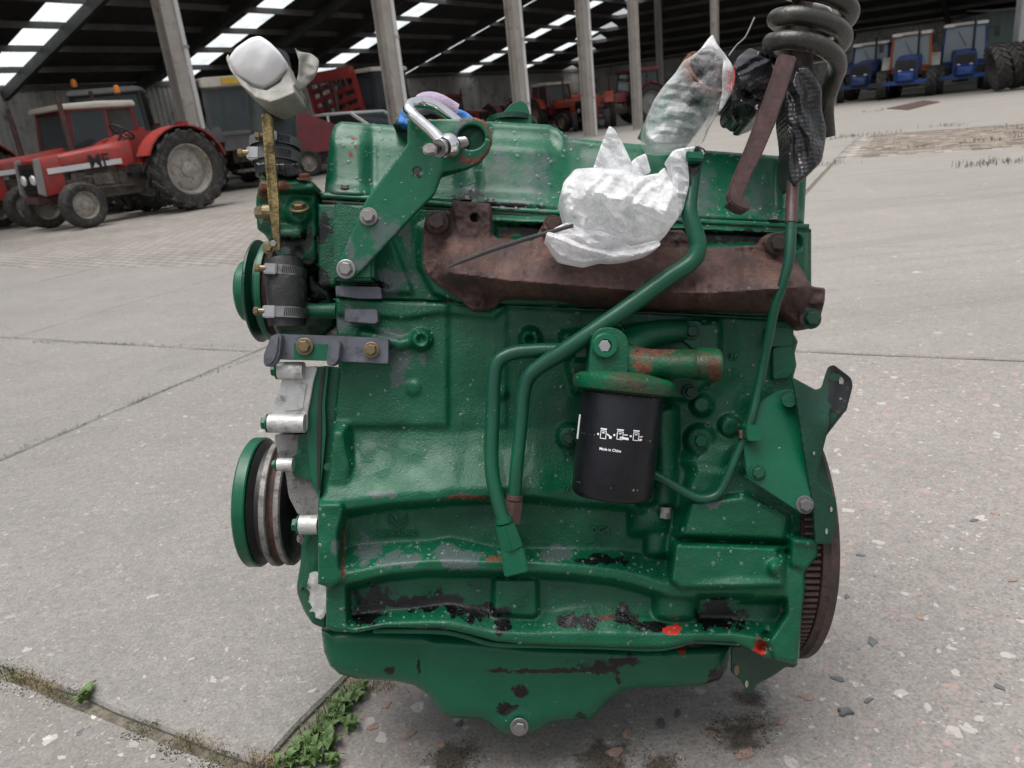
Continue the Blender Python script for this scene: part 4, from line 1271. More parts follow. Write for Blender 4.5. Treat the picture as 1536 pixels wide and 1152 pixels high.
def relief(name, poly, step, hfun, dy0, back, mat, parent=None, rnd=0.0, wear=None, sharp=60, kblur=0, closed_back=True):
    """a solid whose face follows hfun (metres toward the viewer) inside a pixel outline"""
    P = np.array(poly, float)
    x0, y0 = P.min(0) - step; x1, y1 = P.max(0) + step
    xs = np.arange(x0, x1 + step, step); ys = np.arange(y0, y1 + step, step)
    X, Y = np.meshgrid(xs, ys)
    d = sdf(poly, X, Y)
    gy, gx = np.gradient(d, step)
    near = np.abs(d) < step * .75
    Xs = np.where(near, X - d * gx, X); Ys = np.where(near, Y - d * gy, Y)
    inside = (d <= 0) | near
    h = hfun(Xs, Ys)
    if kblur: h = blur(h, kblur)
    if rnd:
        q = np.clip(-sdf(poly, Xs, Ys) / rnd, 0, 1)
        h = h - mm(rnd) * (1 - np.sqrt(np.clip(1 - (1 - q) ** 2, 0, 1)))
    ny, nx = X.shape
    ok = inside[:-1, :-1] & inside[1:, :-1] & inside[:-1, 1:] & inside[1:, 1:]
    idx = -np.ones(X.shape, int)
    used = np.zeros(X.shape, bool)
    for a, b in ((0, 0), (1, 0), (0, 1), (1, 1)):
        used[a:ny - 1 + a, b:nx - 1 + b] |= ok
    idx[used] = np.arange(used.sum())
    xx, yy, hh = Xs[used], Ys[used], h[used]
    dd = D0 + dy0 - hh
    base = EMI @ CAMP
    axes = EMI.to_3x3()
    loc = np.stack([(xx - CX) / F_PX * dd, dd, (CY - yy) / F_PX * dd], 1)
    off_ = np.array(EMI @ CAMP)
    loc = loc + off_                                  # engine axes are (right, forward, up)
    jj, ii = np.nonzero(ok)
    quads = np.stack([idx[jj, ii], idx[jj + 1, ii], idx[jj + 1, ii + 1], idx[jj, ii + 1]], 1)
    # boundary
    ed = {}
    for q in quads:
        for k in range(4):
            a, b = int(q[k]), int(q[(k + 1) % 4])
            if (b, a) in ed: del ed[(b, a)]
            else: ed[(a, b)] = 1
    bv = sorted({v for e_ in ed for v in e_})
    n0 = len(loc)
    bmap = {v: n0 + i for i, v in enumerate(bv)}
    yb = off_[1] + D0 + dy0 + back
    bl = loc[bv].copy(); bl[:, 1] = np.maximum(yb, bl[:, 1] + .001)
    V = np.concatenate([loc, bl])
    Fc = [tuple(q) for q in quads] + [(b, a, bmap[a], bmap[b]) for a, b in ed]
    if closed_back:
        cb = bl.mean(0); V = np.concatenate([V, [cb]]); ci = len(V) - 1
        Fc += [(bmap[b], bmap[a], ci) for a, b in ed]
    me = bpy.data.meshes.new(name)
    me.from_pydata(V.tolist(), [], Fc); me.update()
    me.materials.append(MT[mat])
    me.shade_smooth(); me.set_sharp_from_angle(angle=math.radians(sharp))
    if wear is not None:
        ws = wear(xx, yy)
        me.color_attributes.new('wear', 'FLOAT_COLOR', 'POINT')
        if len(ws) > 3:
            me.attributes.new('redmark', 'FLOAT', 'POINT')
            rv_ = np.zeros(len(V), np.float32); rv_[:len(xx)] = np.clip(ws[3], 0, 1)
            me.attributes['redmark'].data.foreach_set('value', rv_)
        wv = np.zeros((len(V), 4), np.float32); wv[:, 3] = 1
        for c_, arr in enumerate(ws[:3]):
            wv[:len(xx), c_] = np.clip(arr, 0, 1)
        me.attributes['wear'].data.foreach_set('color', wv.ravel())
    o = put(bpy.data.objects.new(name, me), parent or eng)
    return o
def blob(X, Y, cx, cy, rx, ry):
    sd = int(cx * 7 + cy) % 97
    m = min(rx, ry)
    wx = vnoise(X, Y, 17, sd) * m * .8 + vnoise(X, Y, 7, sd + 1) * m * .6 + vnoise(X, Y, 3.2, sd + 4) * m * .35
    wy = vnoise(X, Y, 17, sd + 2) * m * .8 + vnoise(X, Y, 7, sd + 3) * m * .6 + vnoise(X, Y, 3.2, sd + 5) * m * .35
    return np.clip(1.25 - np.hypot((X + wx - cx) / rx, (Y + wy - cy) / ry), 0, 1)

# ================================================================ block
block_poly = [(503, 447), (600, 452), (800, 460), (1000, 470), (1192, 480), (1190, 500), (1197, 512), (1192, 530), (1195, 548), (1190, 566), (1212, 640), (1222, 740), (1216, 800), (1229, 810), (1229, 832), (1212, 852), (1208, 880),
              (1202, 930), (1199, 985), (1194, 997), (1172, 992), (1146, 986), (1120, 972), (1098, 962), (1048, 961), (1000, 971), (950, 971), (800, 967), (744, 962), (700, 950), (660, 941), (575, 941), (535, 949), (500, 947),
              (489, 938), (489, 880), (477, 876), (477, 752), (487, 740), (494, 700), (500, 640), (508, 560)]
STA = {  # x: y of slope start, rib A, its foot, recess, slope start, rib B, foot, recess, slope start, rail
    470: (640, 752, 768, 776, 818, 862, 878, 886, 925, 946), 525: (645, 750, 765, 774, 816, 859, 876, 884, 922, 944), 580: (648, 742, 757, 765, 812, 846, 863, 870, 916, 934), 640: (648, 737, 752, 760, 810, 840, 857, 864, 909, 932), 675: (648, 734, 749, 757, 804, 840, 857, 864, 904, 933),
    740: (645, 731, 746, 754, 820, 841, 858, 865, 914, 948), 800: (640, 730, 745, 753, 823, 842, 859, 866, 918, 950), 860: (640, 735, 752, 762, 822, 846, 863, 870, 905, 950), 920: (640, 738, 756, 766, 824, 852, 869, 877, 902, 950), 960: (640, 740, 758, 770, 828, 862, 880, 888, 908, 951), 1010: (640, 740, 760, 772, 838, 878, 896, 904, 925, 951), 1100: (640, 740, 760, 772, 838, 880, 896, 904, 930, 950), 1240: (640, 740, 760, 772, 838, 880, 896, 904, 930, 975)}
SX = np.array(sorted(STA)); SY = np.array([STA[k] for k in SX], float)
SH = np.array([0, .040, .040, .002, .000, .046, .046, .006, .008, .040])
def block_h(X, Y):
    ctrl = [np.interp(X, SX, SY[:, k]) for k in range(10)]
    h = np.zeros(X.shape)
    fade = 1 - .55 * sstep(800, 860, X)              # the upper rib dies out behind the pipes
    HH = list(SH)
    def seg(k, y0, y1, h0, h1):
        t_ = np.clip((Y - y0) / np.maximum(1, y1 - y0), 0, 1)
        return h0 + (h1 - h0) * t_
    h = np.where(Y < ctrl[0], 0, h)
    for k in range(9):
        h0, h1 = HH[k], HH[k + 1]
        if k in (0, 1, 2): h0, h1 = h0 * fade, h1 * fade
        m = (Y >= ctrl[k]) & (Y < ctrl[k + 1])
        t_ = np.clip((Y - ctrl[k]) / np.maximum(1, ctrl[k + 1] - ctrl[k]), 0, 1)
        if k in (0, 4, 8): t_ = t_ ** 1.25
        h = np.where(m, h0 + (h1 - h0) * t_, h)
    h = np.where(Y >= ctrl[9], HH[9], h)
    # left end: pillar and lower corner pads
    h = np.maximum(h, .052 * pad([(470, 752), (516, 752), (518, 770), (510, 800), (512, 850), (520, 868), (500, 885), (470, 885)], X, Y, 7))
    h = np.maximum(h, .040 * pad([(480, 870), (522, 876), (524, 935), (545, 950), (480, 952)], X, Y, 6))
    h = np.maximum(h, .030 * pad([(492, 640), (520, 640), (532, 700), (528, 745), (545, 762), (480, 762)], X, Y, 22))
    # upper wall: vertical steps between the bores
    h = h + .006 * pad([(500, 440), (672, 440), (672, 640), (500, 640)], X, Y, 10) + .004 * pad([(735, 440), (760, 440), (760, 640), (735, 640)], X, Y, 8)
    h = h + .007 * pad([(480, 440), (1200, 440), (1200, 475), (760, 462), (740, 478), (660, 470), (610, 478), (480, 472)], X, Y, 5)
    # raised water-passage ridge running to the hollow boss
    h = np.maximum(h, .020 * sstep(13, 5, seg_d(545, 502, 600, 517, X, Y))); h = np.maximum(h, .018 * sstep(13, 5, seg_d(600, 517, 632, 508, X, Y)))
    h = np.maximum(h, .028 * disc(632, 510, 15, X, Y, 5) - .02 * disc(632, 508, 6.5, X, Y, 3))
    h = np.maximum(h, .010 * disc(620, 582, 11.5, X, Y, 4)); h = np.maximum(h, .022 * disc(795, 508, 15, X, Y, 5) - .016 * disc(795, 510, 6, X, Y, 3))
    h = np.maximum(h, .010 * disc(752, 590, 9, X, Y, 4))
    # filter mounting boss and pads
    h = np.maximum(h, .018 * pad([(840, 500), (1080, 480), (1080, 560), (1030, 600), (860, 590)], X, Y, 8))
    h = np.maximum(h, .020 * disc(853, 655, 18, X, Y, 8)); h = np.maximum(h, .024 * disc(1050, 661, 22, X, Y, 8))
    h = np.maximum(h, .020 * disc(1052, 607, 15, X, Y, 6)); h = np.maximum(h, .020 * disc(1095, 640, 16, X, Y, 6))
    # vertical oil gallery tube and the round swelling below
    for x0, y0, y1, r, hh in ((997, 610, 762, 20, .034), (975, 755, 800, 34, .030), (1013, 890, 930, 36, .034), (985, 790, 835, 20, .022)):
        q = np.clip(1 - ((X - x0) / r) ** 2, 0, 1)
        h = np.maximum(h, hh * np.sqrt(q) * sstep(y0 - 8, y0 + 6, Y) * sstep(y1 + 8, y1 - 6, Y))
    q = np.clip(1 - ((X - 975) / 34) ** 2 - ((Y - 778) / 27) ** 2, 0, 1); h = np.maximum(h, .036 * np.sqrt(q))
    # upper right bank, then the big box at the rear
    h = np.maximum(h, .034 * pad([(1040, 690), (1120, 700), (1190, 720), (1215, 640), (1225, 800), (1180, 830), (1000, 830), (1020, 740)], X, Y, 34))
    bx = pad([(1010, 812), (1182, 818), (1178, 882), (1020, 886), (1002, 872)], X, Y, 9)
    h = np.maximum(h, .062 * bx)
    h = np.maximum(h, .050 * pad([(1030, 745), (1120, 735), (1190, 770), (1184, 818), (1012, 812)], X, Y, 26))
    h = np.maximum(h, .046 * pad([(1020, 690), (1060, 655), (1110, 660), (1100, 720), (1045, 730)], X, Y, 44) * .6)
    h = h - .012 * pad([(1010, 806), (1182, 812), (1182, 818), (1010, 813)], X, Y, 4)
    h = h + .010 * (1 - np.clip(np.hypot((X - 1120) / 90, (Y - 880) / 14), 0, 1))
    # rear flange column
    h = np.maximum(h, .050 * pad([(1180, 800), (1230, 806), (1230, 834), (1212, 856), (1205, 960), (1200, 1000), (1160, 992), (1150, 962), (1178, 920), (1176, 860), (1182, 830)], X, Y, 7))
    h = np.maximum(h, .058 * pad([(1184, 802), (1230, 806), (1230, 834), (1212, 858), (1184, 850)], X, Y, 6))
    h = np.maximum(h, .064 * pad([(1192, 806), (1229, 810), (1229, 822), (1190, 820)], X, Y, 5))
    h = h - .022 * disc(1174, 828, 8, X, Y, 5); h = h + .014 * disc(1163, 852, 10, X, Y, 12)
    h = h - .02 * disc(1148, 952, 5, X, Y, 3) - .02 * disc(1142, 970, 7, X, Y, 4)
    # recess pad with step below rib B
    h = np.maximum(h, .026 * pad([(740, 866), (806, 866), (808, 922), (800, 928), (738, 924)], X, Y, 7))
    h = np.where((X > 1045) & (X < 1130) & (Y > 893) & (Y < 950), np.minimum(h, .004 + .036 * sstep(925, 948, Y) + .03 * sstep(1095, 1140, X)), h)
    h = h + .0035 * pad([(566, 764), (624, 764), (624, 803), (566, 803)], X, Y, 3) * .5
    h = h + .006 * vnoise(X, Y, 60, 3) + .003 * vnoise(X, Y, 25, 4)
    return h
def block_wear_dark(X, Y):
    g = np.zeros(X.shape); b = np.zeros(X.shape); r = np.zeros(X.shape)
    for a in ((600, 545, 22, 36), (634, 540, 9, 16), (585, 500, 30, 12), (560, 825, 26, 22), (600, 840, 38, 14), (690, 838, 40, 18), (672, 825, 30, 14), (840, 832, 36, 16), (575, 742, 26, 9), (502, 820, 8, 14), (900, 690, 30, 14), (1065, 750, 22, 12), (520, 480, 26, 24)):
        g = np.maximum(g, blob(X, Y, *a))
    for a in ((560, 900, 34, 26), (620, 905, 60, 12), (670, 906, 34, 18), (720, 918, 46, 14), (750, 938, 20, 12), (545, 930, 18, 16), (935, 925, 22, 18), (1080, 922, 42, 22), (870, 930, 40, 14), (900, 840, 50, 8), (480, 500, 30, 60), (975, 940, 30, 10)):
        b = np.maximum(b, blob(X, Y, *a))  # grease, and a blob blackening the recess below the rear box
    b = b - .9 * blob(X, Y, 664, 917, 9, 8)
    for a in ((515, 830, 4, 40), (700, 748, 60, 6), (745, 838, 20, 8), (1142, 970, 12, 16), (905, 925, 30, 5)):
        r = np.maximum(r, .8 * blob(X, Y, *a))
    m = np.maximum(np.maximum(blob(X, Y, 1010, 944, 17, 9), blob(X, Y, 1003, 948, 12, 8)), blob(X, Y, 1140, 972, 9, 14))
    return g, b, r, m
block = relief('engine_block', block_poly, 2.0, block_h, .0, .30, 'cast_green', rnd=5, wear=block_wear_dark, kblur=1)

# cast marks: leaf emblem, maker's name, numbers
def cast_text(txt, px, py, size_px, dy, mat='cast_green', rot=0.0, name='cast_lettering', parent=None, depth=.0016, bold=True):
    v = text_mesh(txt, mm(size_px, dy), depth, bold)
    T = Matrix.Translation(E(px, py, dy)) @ Matrix.Rotation(rot, 4, 'Y') @ Matrix.Rotation(math.pi / 2, 4, 'X')
    return mk(name, xf(v, T), MT[mat], parent or block)
lg = []
for a, b in (((597, 788), (597, 766)), ((597, 788), (584, 772)), ((597, 788), (610, 772)), ((597, 795), (586, 784)), ((597, 795), (608, 784)), ((584, 772), (583, 784)), ((610, 772), (611, 784)), ((583, 784), (590, 792)), ((611, 784), (604, 792)), ((591, 762), (597, 767)), ((603, 762), (597, 767))):
    lg.append(tube([E(*a, -.003), E(*b, -.003)], mm(1.5), 6))
mk('leaf_emblem', join(*lg), MT['cast_green'], block)
cast_text('NEWHOLLAND', 595, 799, 9, -.0035)
cast_text('M62', 712, 877, 15, -.006)
cast_text('37', 848, 733, 13, -.022)
cast_text('DG4', 900, 795, 14, -.003)
cast_text('9', 898, 808, 10, -.003)
cast_text('36', 1100, 535, 15, -.004)

# ================================================================ cylinder head
head_poly = [(477, 306), (560, 308), (800, 322), (1000, 334), (1217, 346), (1217, 436), (1205, 452), (1196, 478), (1000, 468), (800, 458), (600, 450), (504, 446), (503, 428), (478, 430)]
def head_h(X, Y):
    h = np.zeros(X.shape) + .004
    h = h + .008 * pad([(470, 300), (566, 300), (620, 440), (500, 440), (470, 435)], X, Y, 6)
    h = h - .010 * pad([(505, 421), (570, 422), (572, 446), (506, 444)], X, Y, 3)
    h = h + .010 * pad([(512, 432), (566, 433), (568, 450), (512, 449)], X, Y, 4)
    h = h + .012 * pad([(628, 340), (660, 320), (1210, 350), (1210, 460), (700, 460), (650, 440), (628, 400)], X, Y, 5)
    h = h - .016 * pad([(740, 335), (1200, 352), (1200, 372), (745, 358)], X, Y, 5)
    return h + .003 * vnoise(X, Y, 30, 8)
def head_wear(X, Y):
    g = np.maximum.reduce([blob(X, Y, *a) for a in ((585, 425, 40, 22), (500, 320, 14, 10), (560, 440, 30, 14), (610, 350, 10, 40))])
    b = np.maximum.reduce([blob(X, Y, *a) for a in ((489, 345, 14, 26), (800, 345, 60, 12), (1100, 355, 80, 10), (480, 420, 14, 20), (560, 428, 40, 8))])
    r = np.maximum.reduce([.8 * blob(X, Y, *a) for a in ((500, 303, 20, 6), (760, 352, 20, 8), (470, 440, 30, 12))])
    return g, b, r
head = relief('cylinder_head', head_poly, 2.0, head_h, .004, .29, 'cast_green', rnd=3, wear=head_wear, kblur=1)
mk('head_gasket', tube([E(500, 449, -.004), E(800, 461, -.004), E(1196, 480, -.004)], .0016, 6), MT['dark_green'], head)

# ================================================================ rocker cover
cover_poly = [(486, 296), (492, 236), (496, 200), (501, 188), (512, 182), (590, 188), (650, 187), (735, 182), (822, 187), (838, 194), (852, 206), (900, 211), (1040, 224), (1195, 236), (1206, 241), (1210, 258), (1206, 336), (1000, 330), (800, 318), (600, 300)]
def cover_h(X, Y):
    ytop = np.interp(X, [490, 512, 590, 735, 822, 852, 1040, 1206], [182, 182, 188, 182, 187, 206, 224, 238])
    ybot = np.interp(X, [486, 1206], [294, 336])
    v = np.clip((Y - ytop) / (ybot - ytop), 0, 1)
    h = .030 * v ** 1.5
    prof = np.interp(X, [484, 500, 540, 549, 560, 566, 684, 694, 712, 722, 800, 830, 852, 870, 900, 1000, 1015, 1030, 1042, 1130, 1142, 1152, 1166, 1176, 1206],
                     [.006, .022, .022, .016, .004, .010, .010, .000, .000, .012, .012, .008, .004, .004, .008, .008, .002, .002, .010, .010, .004, -.004, -.004, .012, .010])
    fl = sstep(.06, .3, v) * sstep(1.03, .9, v)
    h = h + prof * (.35 + .65 * fl)
    h = h + .016 * sstep(.80, .98, v)                # foot turns out into the flange
    h = h - .010 * sstep(.32, .18, v) * sstep(725, 735, X) * sstep(845, 825, X)
    return h
def cover_wear(X, Y):
    g = np.maximum.reduce([.95 * blob(X, Y, *a) for a in ((790, 280, 52, 58), (745, 250, 28, 50), (1130, 300, 40, 30), (900, 270, 60, 50), (500, 285, 26, 10), (612, 200, 22, 8), (700, 290, 40, 16), (1050, 300, 40, 50), (480, 288, 14, 8), (855, 215, 20, 14))]) * .66
    b = np.maximum.reduce([.7 * blob(X, Y, *a) for a in ((700, 295, 40, 10), (760, 310, 80, 6))])
    r = np.maximum.reduce([.75 * blob(X, Y, *a) for a in ((532, 208, 9, 7), (526, 232, 6, 7), (535, 222, 5, 9))])
    return g, b, r
cover = relief('rocker_cover', cover_poly, 2.0, cover_h, .055, .19, 'sheet_green', rnd=9, wear=cover_wear, kblur=2)
fl_top = spline([(481, 288, 0), (600, 296, 0), (700, 305, 0), (800, 312, 0), (1000, 325, 0), (1214, 336, 0)], 6)
fl = [(p[0], p[1]) for p in fl_top] + [(p[0], p[1] + 9.5) for p in reversed(fl_top)]
def flat_h(X, Y): return np.zeros(X.shape)
flange = relief('cover_flange', fl, 2.0, flat_h, -.002, .26, 'sheet_green', rnd=4.5, wear=cover_wear)
mk('gasket', tube([E(484, 302, .002), E(700, 316, .002), E(1000, 336, .002), E(1216, 346, .002)], .0026, 6), MT['black_rubber'], head)
for px, py in ((518, 284), (736, 304), (1160, 330), (700, 300)):
    bolt(px, py, .006, 8.5, 'brass_bolt' if px == 518 else 'steel', cover, True, axis=(0, -.05, 1))
# breather horn on top, behind
esolid('breather', arc_poly([(737, 190), (742, 182), (768, 154), (782, 150), (790, 156), (797, 176), (799, 190)], 6), .10, .055, 'sheet_green', cover, bevel=.006, bseg=3)
mk('breather_base', xf(lathe([(.040, -.004), (.040, .004), (.034, .006), (.001, .006)], 28, 'z'), Matrix.Translation(E(768, 184, .13))), MT['dark_green'], cover, smooth=True)

# ================================================================ sump
pan_poly = [(482, 944), (486, 977), (495, 999), (509, 1011), (535, 1018), (597, 1022), (622, 1028), (640, 1039), (655, 1061), (666, 1072), (681, 1077), (721, 1078), (735, 1086), (750, 1098), (764, 1102), (790, 1102), (808, 1095), (826, 1084), (845, 1081), (885, 1079), (897, 1068), (910, 1053), (932, 1038), (958, 1032), (1000, 1031), (1054, 1028), (1079, 1020), (1091, 1001), (1098, 968), (1000, 972), (800, 966), (700, 950), (560, 944)]
def pan_h(X, Y):
    h = -.012 * sstep(960, 1100, Y)
    h = h + .006 * pad([(640, 960), (1000, 975), (1000, 1004), (960, 1008), (690, 1003), (650, 990)], X, Y, 10)
    h = h + .006 * sstep(40, 8, np.hypot(X - 778, (Y - 1088) * 1.2))
    return h + .004 * vnoise(X, Y, 70, 21)
def pan_wear_crease(X, Y):
    b = np.maximum.reduce([.75 * blob(X, Y, *a) for a in ((585, 1008, 10, 8), (628, 1000, 4, 18), (760, 1062, 20, 10), (900, 1000, 50, 12), (925, 1020, 12, 12), (780, 1037, 12, 10), (930, 990, 40, 14), (870, 1075, 12, 6), (820, 1006, 130, 5), (1075, 1012, 20, 16))])  # grease spots; the long thin blob paints the crease's shading
    m = np.maximum(blob(X, Y, 1022, 973, 9, 10), 0)
    r = .7 * blob(X, Y, 778, 1092, 20, 14)
    return np.zeros(X.shape), b, r, m
pan = relief('oil_pan', pan_poly, 2.0, pan_h, .028, .27, 'sheet_green', rnd=20, wear=pan_wear_crease, kblur=2)
mk('pan_flange', tube(epath([(560, 946, -.012), (600, 946, -.013), (665, 948, -.014), (700, 955, -.015), (740, 966, -.016), (800, 968, -.016), (900, 970, -.016), (980, 973, -.016), (1015, 968, -.016), (1035, 962, -.016), (1060, 962, -.016), (1105, 964, -.014)], 5), .0040, 8), MT['sheet_green'], pan, smooth=True)
bolt(779, 1090, .024, 13, 'steel', pan, True, rot=.3, name='drain_plug')

# ================================================================ exhaust manifold
man_poly = arc_poly([(634, 398), (636, 335), (640, 321), (652, 316), (676, 319), (677, 304), (682, 301), (734, 305), (738, 310), (738, 350), (745, 357), (800, 362), (812, 340), (826, 326), (846, 332), (856, 365), (990, 362), (1000, 345), (1025, 345), (1040, 372), (1140, 368), (1148, 352), (1168, 347), (1184, 356), (1196, 392), (1212, 420), (1218, 430), (1238, 432), (1237, 452), (1228, 486), (1214, 494), (1202, 490), (1176, 468), (1120, 466), (1000, 463), (900, 458), (866, 456), (840, 447), (760, 444), (740, 462), (722, 466), (706, 464), (690, 448), (660, 428), (640, 412)], 4, 2)
def man_h(X, Y):
    yc = np.interp(X, [635, 700, 760, 860, 960, 1060, 1200], [404, 412, 420, 428, 436, 440, 430])       # crease of the log
    yt = np.interp(X, [635, 760, 900, 1100, 1200], [340, 358, 366, 374, 395])
    yb = np.interp(X, [635, 700, 760, 850, 950, 1150, 1240], [425, 440, 452, 455, 464, 468, 470])
    up = np.clip((Y - yt) / np.maximum(1, yc - yt), 0, 1); dn = np.clip((Y - yc) / np.maximum(1, yb - yc), 0, 1)
    log = np.where(Y < yc, .022 + .066 * (.55 * up + .45 * np.sin(up * math.pi / 2)), .088 - .060 * dn ** 1.2)
    log = log * sstep(640, 690, X) * sstep(1245, 1190, X)
    h = np.maximum(.020, np.where(Y < yt - 4, .02, log))
    h = np.maximum(h, .030 * pad([(676, 300), (738, 304), (738, 372), (690, 380)], X, Y, 6))
    h = h + .014 * disc(655, 333, 17, X, Y, 8) + .014 * disc(712, 451, 18, X, Y, 10) + .012 * disc(828, 336, 16, X, Y, 8) + .014 * disc(1166, 366, 17, X, Y, 8) + .010 * disc(1215, 478, 17, X, Y, 6)
    h = np.maximum(h, .036 * pad([(1196, 400), (1214, 428), (1238, 432), (1236, 456), (1200, 460)], X, Y, 6))
    h = h - .018 * disc(712, 327, 6, X, Y, 3)
    h = h + .008 * pad([(1042, 424), (1066, 424), (1064, 450), (1046, 452)], X, Y, 8)
    return h + .007 * vnoise(X, Y, 22, 31) + .004 * vnoise(X, Y, 9, 32) + .002 * vnoise(X, Y, 4, 33)
man = relief('exhaust_manifold', man_poly, 2.0, man_h, -.002, .02, 'rust', rnd=3)
for px, py, dy, r, m in ((656, 334, -.034, 16, 'rust_dark'), (713, 450, -.034, 15, 'rust_dark'), (829, 337, -.03, 14, 'rust'), (1166, 366, -.036, 16, 'rust_dark'), (1216, 478, -.034, 15, 'dark_green'), (722, 327, -.026, 6, 'dark_green')):
    bolt(px, py, dy, r, m, man, True, rot=px * .1)
etube('water_run', [(946, 372, -.062), (946, 385, -.075)], 2, 'rust_dark', man)

# ================================================================ lifting bracket
lb = Z(3.97, 460, 140, [(600, 152), (640, 150), (760, 155), (950, 150), (1000, 142), (1060, 165), (1098, 220), (1105, 280), (1080, 350), (1030, 410), (960, 445), (810, 470), (792, 510), (764, 590), (740, 620), (640, 720), (320, 1062), (272, 1102), (222, 1098), (180, 1060), (186, 1016), (350, 640), (600, 300), (690, 190)])
lb = arc_poly(lb[:-1], 3, 2)
def lb_h(X, Y):
    d = np.hypot(X - 710, Y - 207)
    return .004 * sstep(45, 15, np.abs((X - 690) * .5 + (Y - 215) * .86)) * sstep(640, 665, X) - .002 * disc(626, 257, 6, X, Y, 2)
def lb_wear(X, Y):
    d = np.hypot(X - 706, Y - 208)
    r = np.clip(1.2 - np.abs(d - 34) / 7, 0, 1) * (X > 690) * .95
    g = np.maximum.reduce([blob(X, Y, *a) for a in ((586, 350, 22, 24), (572, 345, 20, 30), (545, 395, 26, 14), (690, 195, 10, 30), (525, 380, 8, 30))])
    b = np.maximum.reduce([.9 * blob(X, Y, *a) for a in ((486, 345, 8, 20), (626, 257, 8, 8))])
    return g, b, r
# ring hole: outline with a slit so that the eye is open
eye = [(707 + 21 * math.cos(a), 206 + 19 * math.sin(a)) for a in np.linspace(-math.pi * .02, -math.pi * 1.98, 26)]
lbh = lb
k0 = max(range(len(lb)), key=lambda i: lb[i][0])
lb2 = lb[:k0 + 1] + [(eye[0][0], eye[0][1])] + eye[1:] + [(lb[k0][0], lb[k0][1] + .6)] + lb[k0 + 1:]
lbr = relief('lifting_bracket', lb2, 1.5, lb_h, -.052, .008, 'sheet_green', rnd=1.2, wear=lb_wear)
rim = [E(707 + 22.5 * math.cos(a), 206 + 20.5 * math.sin(a), -.0525) for a in np.linspace(0, 2 * math.pi, 40)]
mk('eye_rim', tube(rim, .0016, 6, False), MT['rust'], lbr, smooth=True)
hole = [E(626 + 5.8 * math.cos(a), 257 + 5.8 * math.sin(a), -.0526) for a in np.linspace(0, 2 * math.pi, 20, endpoint=False)]
mk('bolt_hole', (hole + [p + YV * .001 for p in hole], [tuple(range(20))] + [(i, (i + 1) % 20, 20 + (i + 1) % 20, 20 + i) for i in range(20)]), MT['pulley_black'], lbr)
bolt(553, 325, -.054, 13, 'dull_alloy', lbr, True); bolt(519, 404, -.054, 14, 'steel', lbr, True, rot=.3)
# the bracket stands off the head on a spacer block
esolid('spacer', [(500, 300), (560, 320), (560, 420), (500, 420)], -.046, .04, 'cast_green', lbr, bevel=.004)

# ================================================================ oil filter and its housing
FY = -.085
def ecyl(p0, p1, r0, r1=None, seg=36): return tube([p0, p1], [r0, r0 if r1 is None else r1], seg)
fa, fb = E(934, 586, FY), E(917, 742, FY)
ax = (fb - fa).normalized(); L = (fb - fa).length
rf = mm(61, FY)
prof = [(rf * .93, 0), (rf * .97, .004), (rf, .010), (rf, L * .80), (rf * .985, L * .82), (rf * .985, L * .97), (rf * .95, L * 1.0), (rf * .86, L * 1.03), (rf * .5, L * 1.05), (.001, L * 1.05)]
q = Vector((0, 0, 1)).rotation_difference(ax).to_matrix().to_4x4()
flt = mk('oil_filter', xf(lathe(prof, 56, 'z'), Matrix.Translation(fa) @ q), MT['filter_black'], eng, smooth=True, sharp=40)
def on_filter(px, py):
    """point and frame on the filter's skin under a pixel"""
    o = EMI @ CAMP
    d = (E(px, py, 0) - o).normalized()
    w_ = o - fa; dd = d - ax * d.dot(ax); ww = w_ - ax * w_.dot(ax)
    a, b, c = dd.dot(dd), 2 * dd.dot(ww), ww.dot(ww) - (rf + .0003) ** 2
    return o + d * ((-b - math.sqrt(max(0, b * b - 4 * a * c))) / (2 * a))
def filter_print(vf, px, py, name):
    p = on_filter(px, py)
    nrm = (p - fa); nrm -= ax * nrm.dot(ax); nrm.normalize()
    z = -ax; x = z.cross(-nrm) * -1
    x = (-nrm).cross(z) * -1
    x = z.cross(nrm) * -1 if z.cross(nrm).x < 0 else z.cross(nrm)
    T = Matrix(((x.x, z.x, nrm.x, p.x), (x.y, z.y, nrm.y, p.y), (x.z, z.z, nrm.z, p.z), (0, 0, 0, 1)))
    out = []
    for v in vf[0]:                                   # bend round the can
        v = Vector(v); th = v.x / rf
        out.append(p + x * (rf * math.sin(th)) + z * v.y - nrm * (rf * (1 - math.cos(th))) + nrm * (v.z + .0002))
    mk(name, (out, vf[1]), MT['print_white'], flt)
filter_print(text_mesh('Made in China', .0048, .0001, True), 915, 675, 'printed_text')
def picto(kind):
    s = .0011
    parts = [bar((-.0045, -.006, 0), (-.0045, .006, 0), s, .0003), bar((.0045, -.006, 0), (.0045, .006, 0), s, .0003), bar((-.0045, -.006, 0), (.0045, -.006, 0), s, .0003), bar((-.0045, .006, 0), (.0045, .006, 0), s, .0003), bar((-.0055, .009, 0), (.005, .009, 0), .0022, .0003), bar((-.002, .003, 0), (.002, .003, 0), .0015, .0003),
             bar((-.0105, .0, 0), (-.0075, .0, 0), .003, .0003)]
    if kind == 0: parts += [bar((.006, .002, 0), (.012, -.002, 0), .002, .0003), bar((.010, -.003, 0), (.014, -.003, 0), .004, .0003)]
    if kind == 1: parts += [bar((.0, -.003, 0), (.014, -.004, 0), .0035, .0003), bar((.006, .002, 0), (.012, .002, 0), .0015, .0003)]
    if kind == 2: parts += [bar((.006, .0, 0), (.012, .001, 0), .0015, .0003), bar((.006, -.005, 0), (.011, -.004, 0), .003, .0003)]
    v_, f_ = join(*parts)
    return [v * .8 for v in v_], f_
for i, px in enumerate((905, 930, 954)): filter_print(picto(i), px, 652 + i * 1.5, 'pictogram')
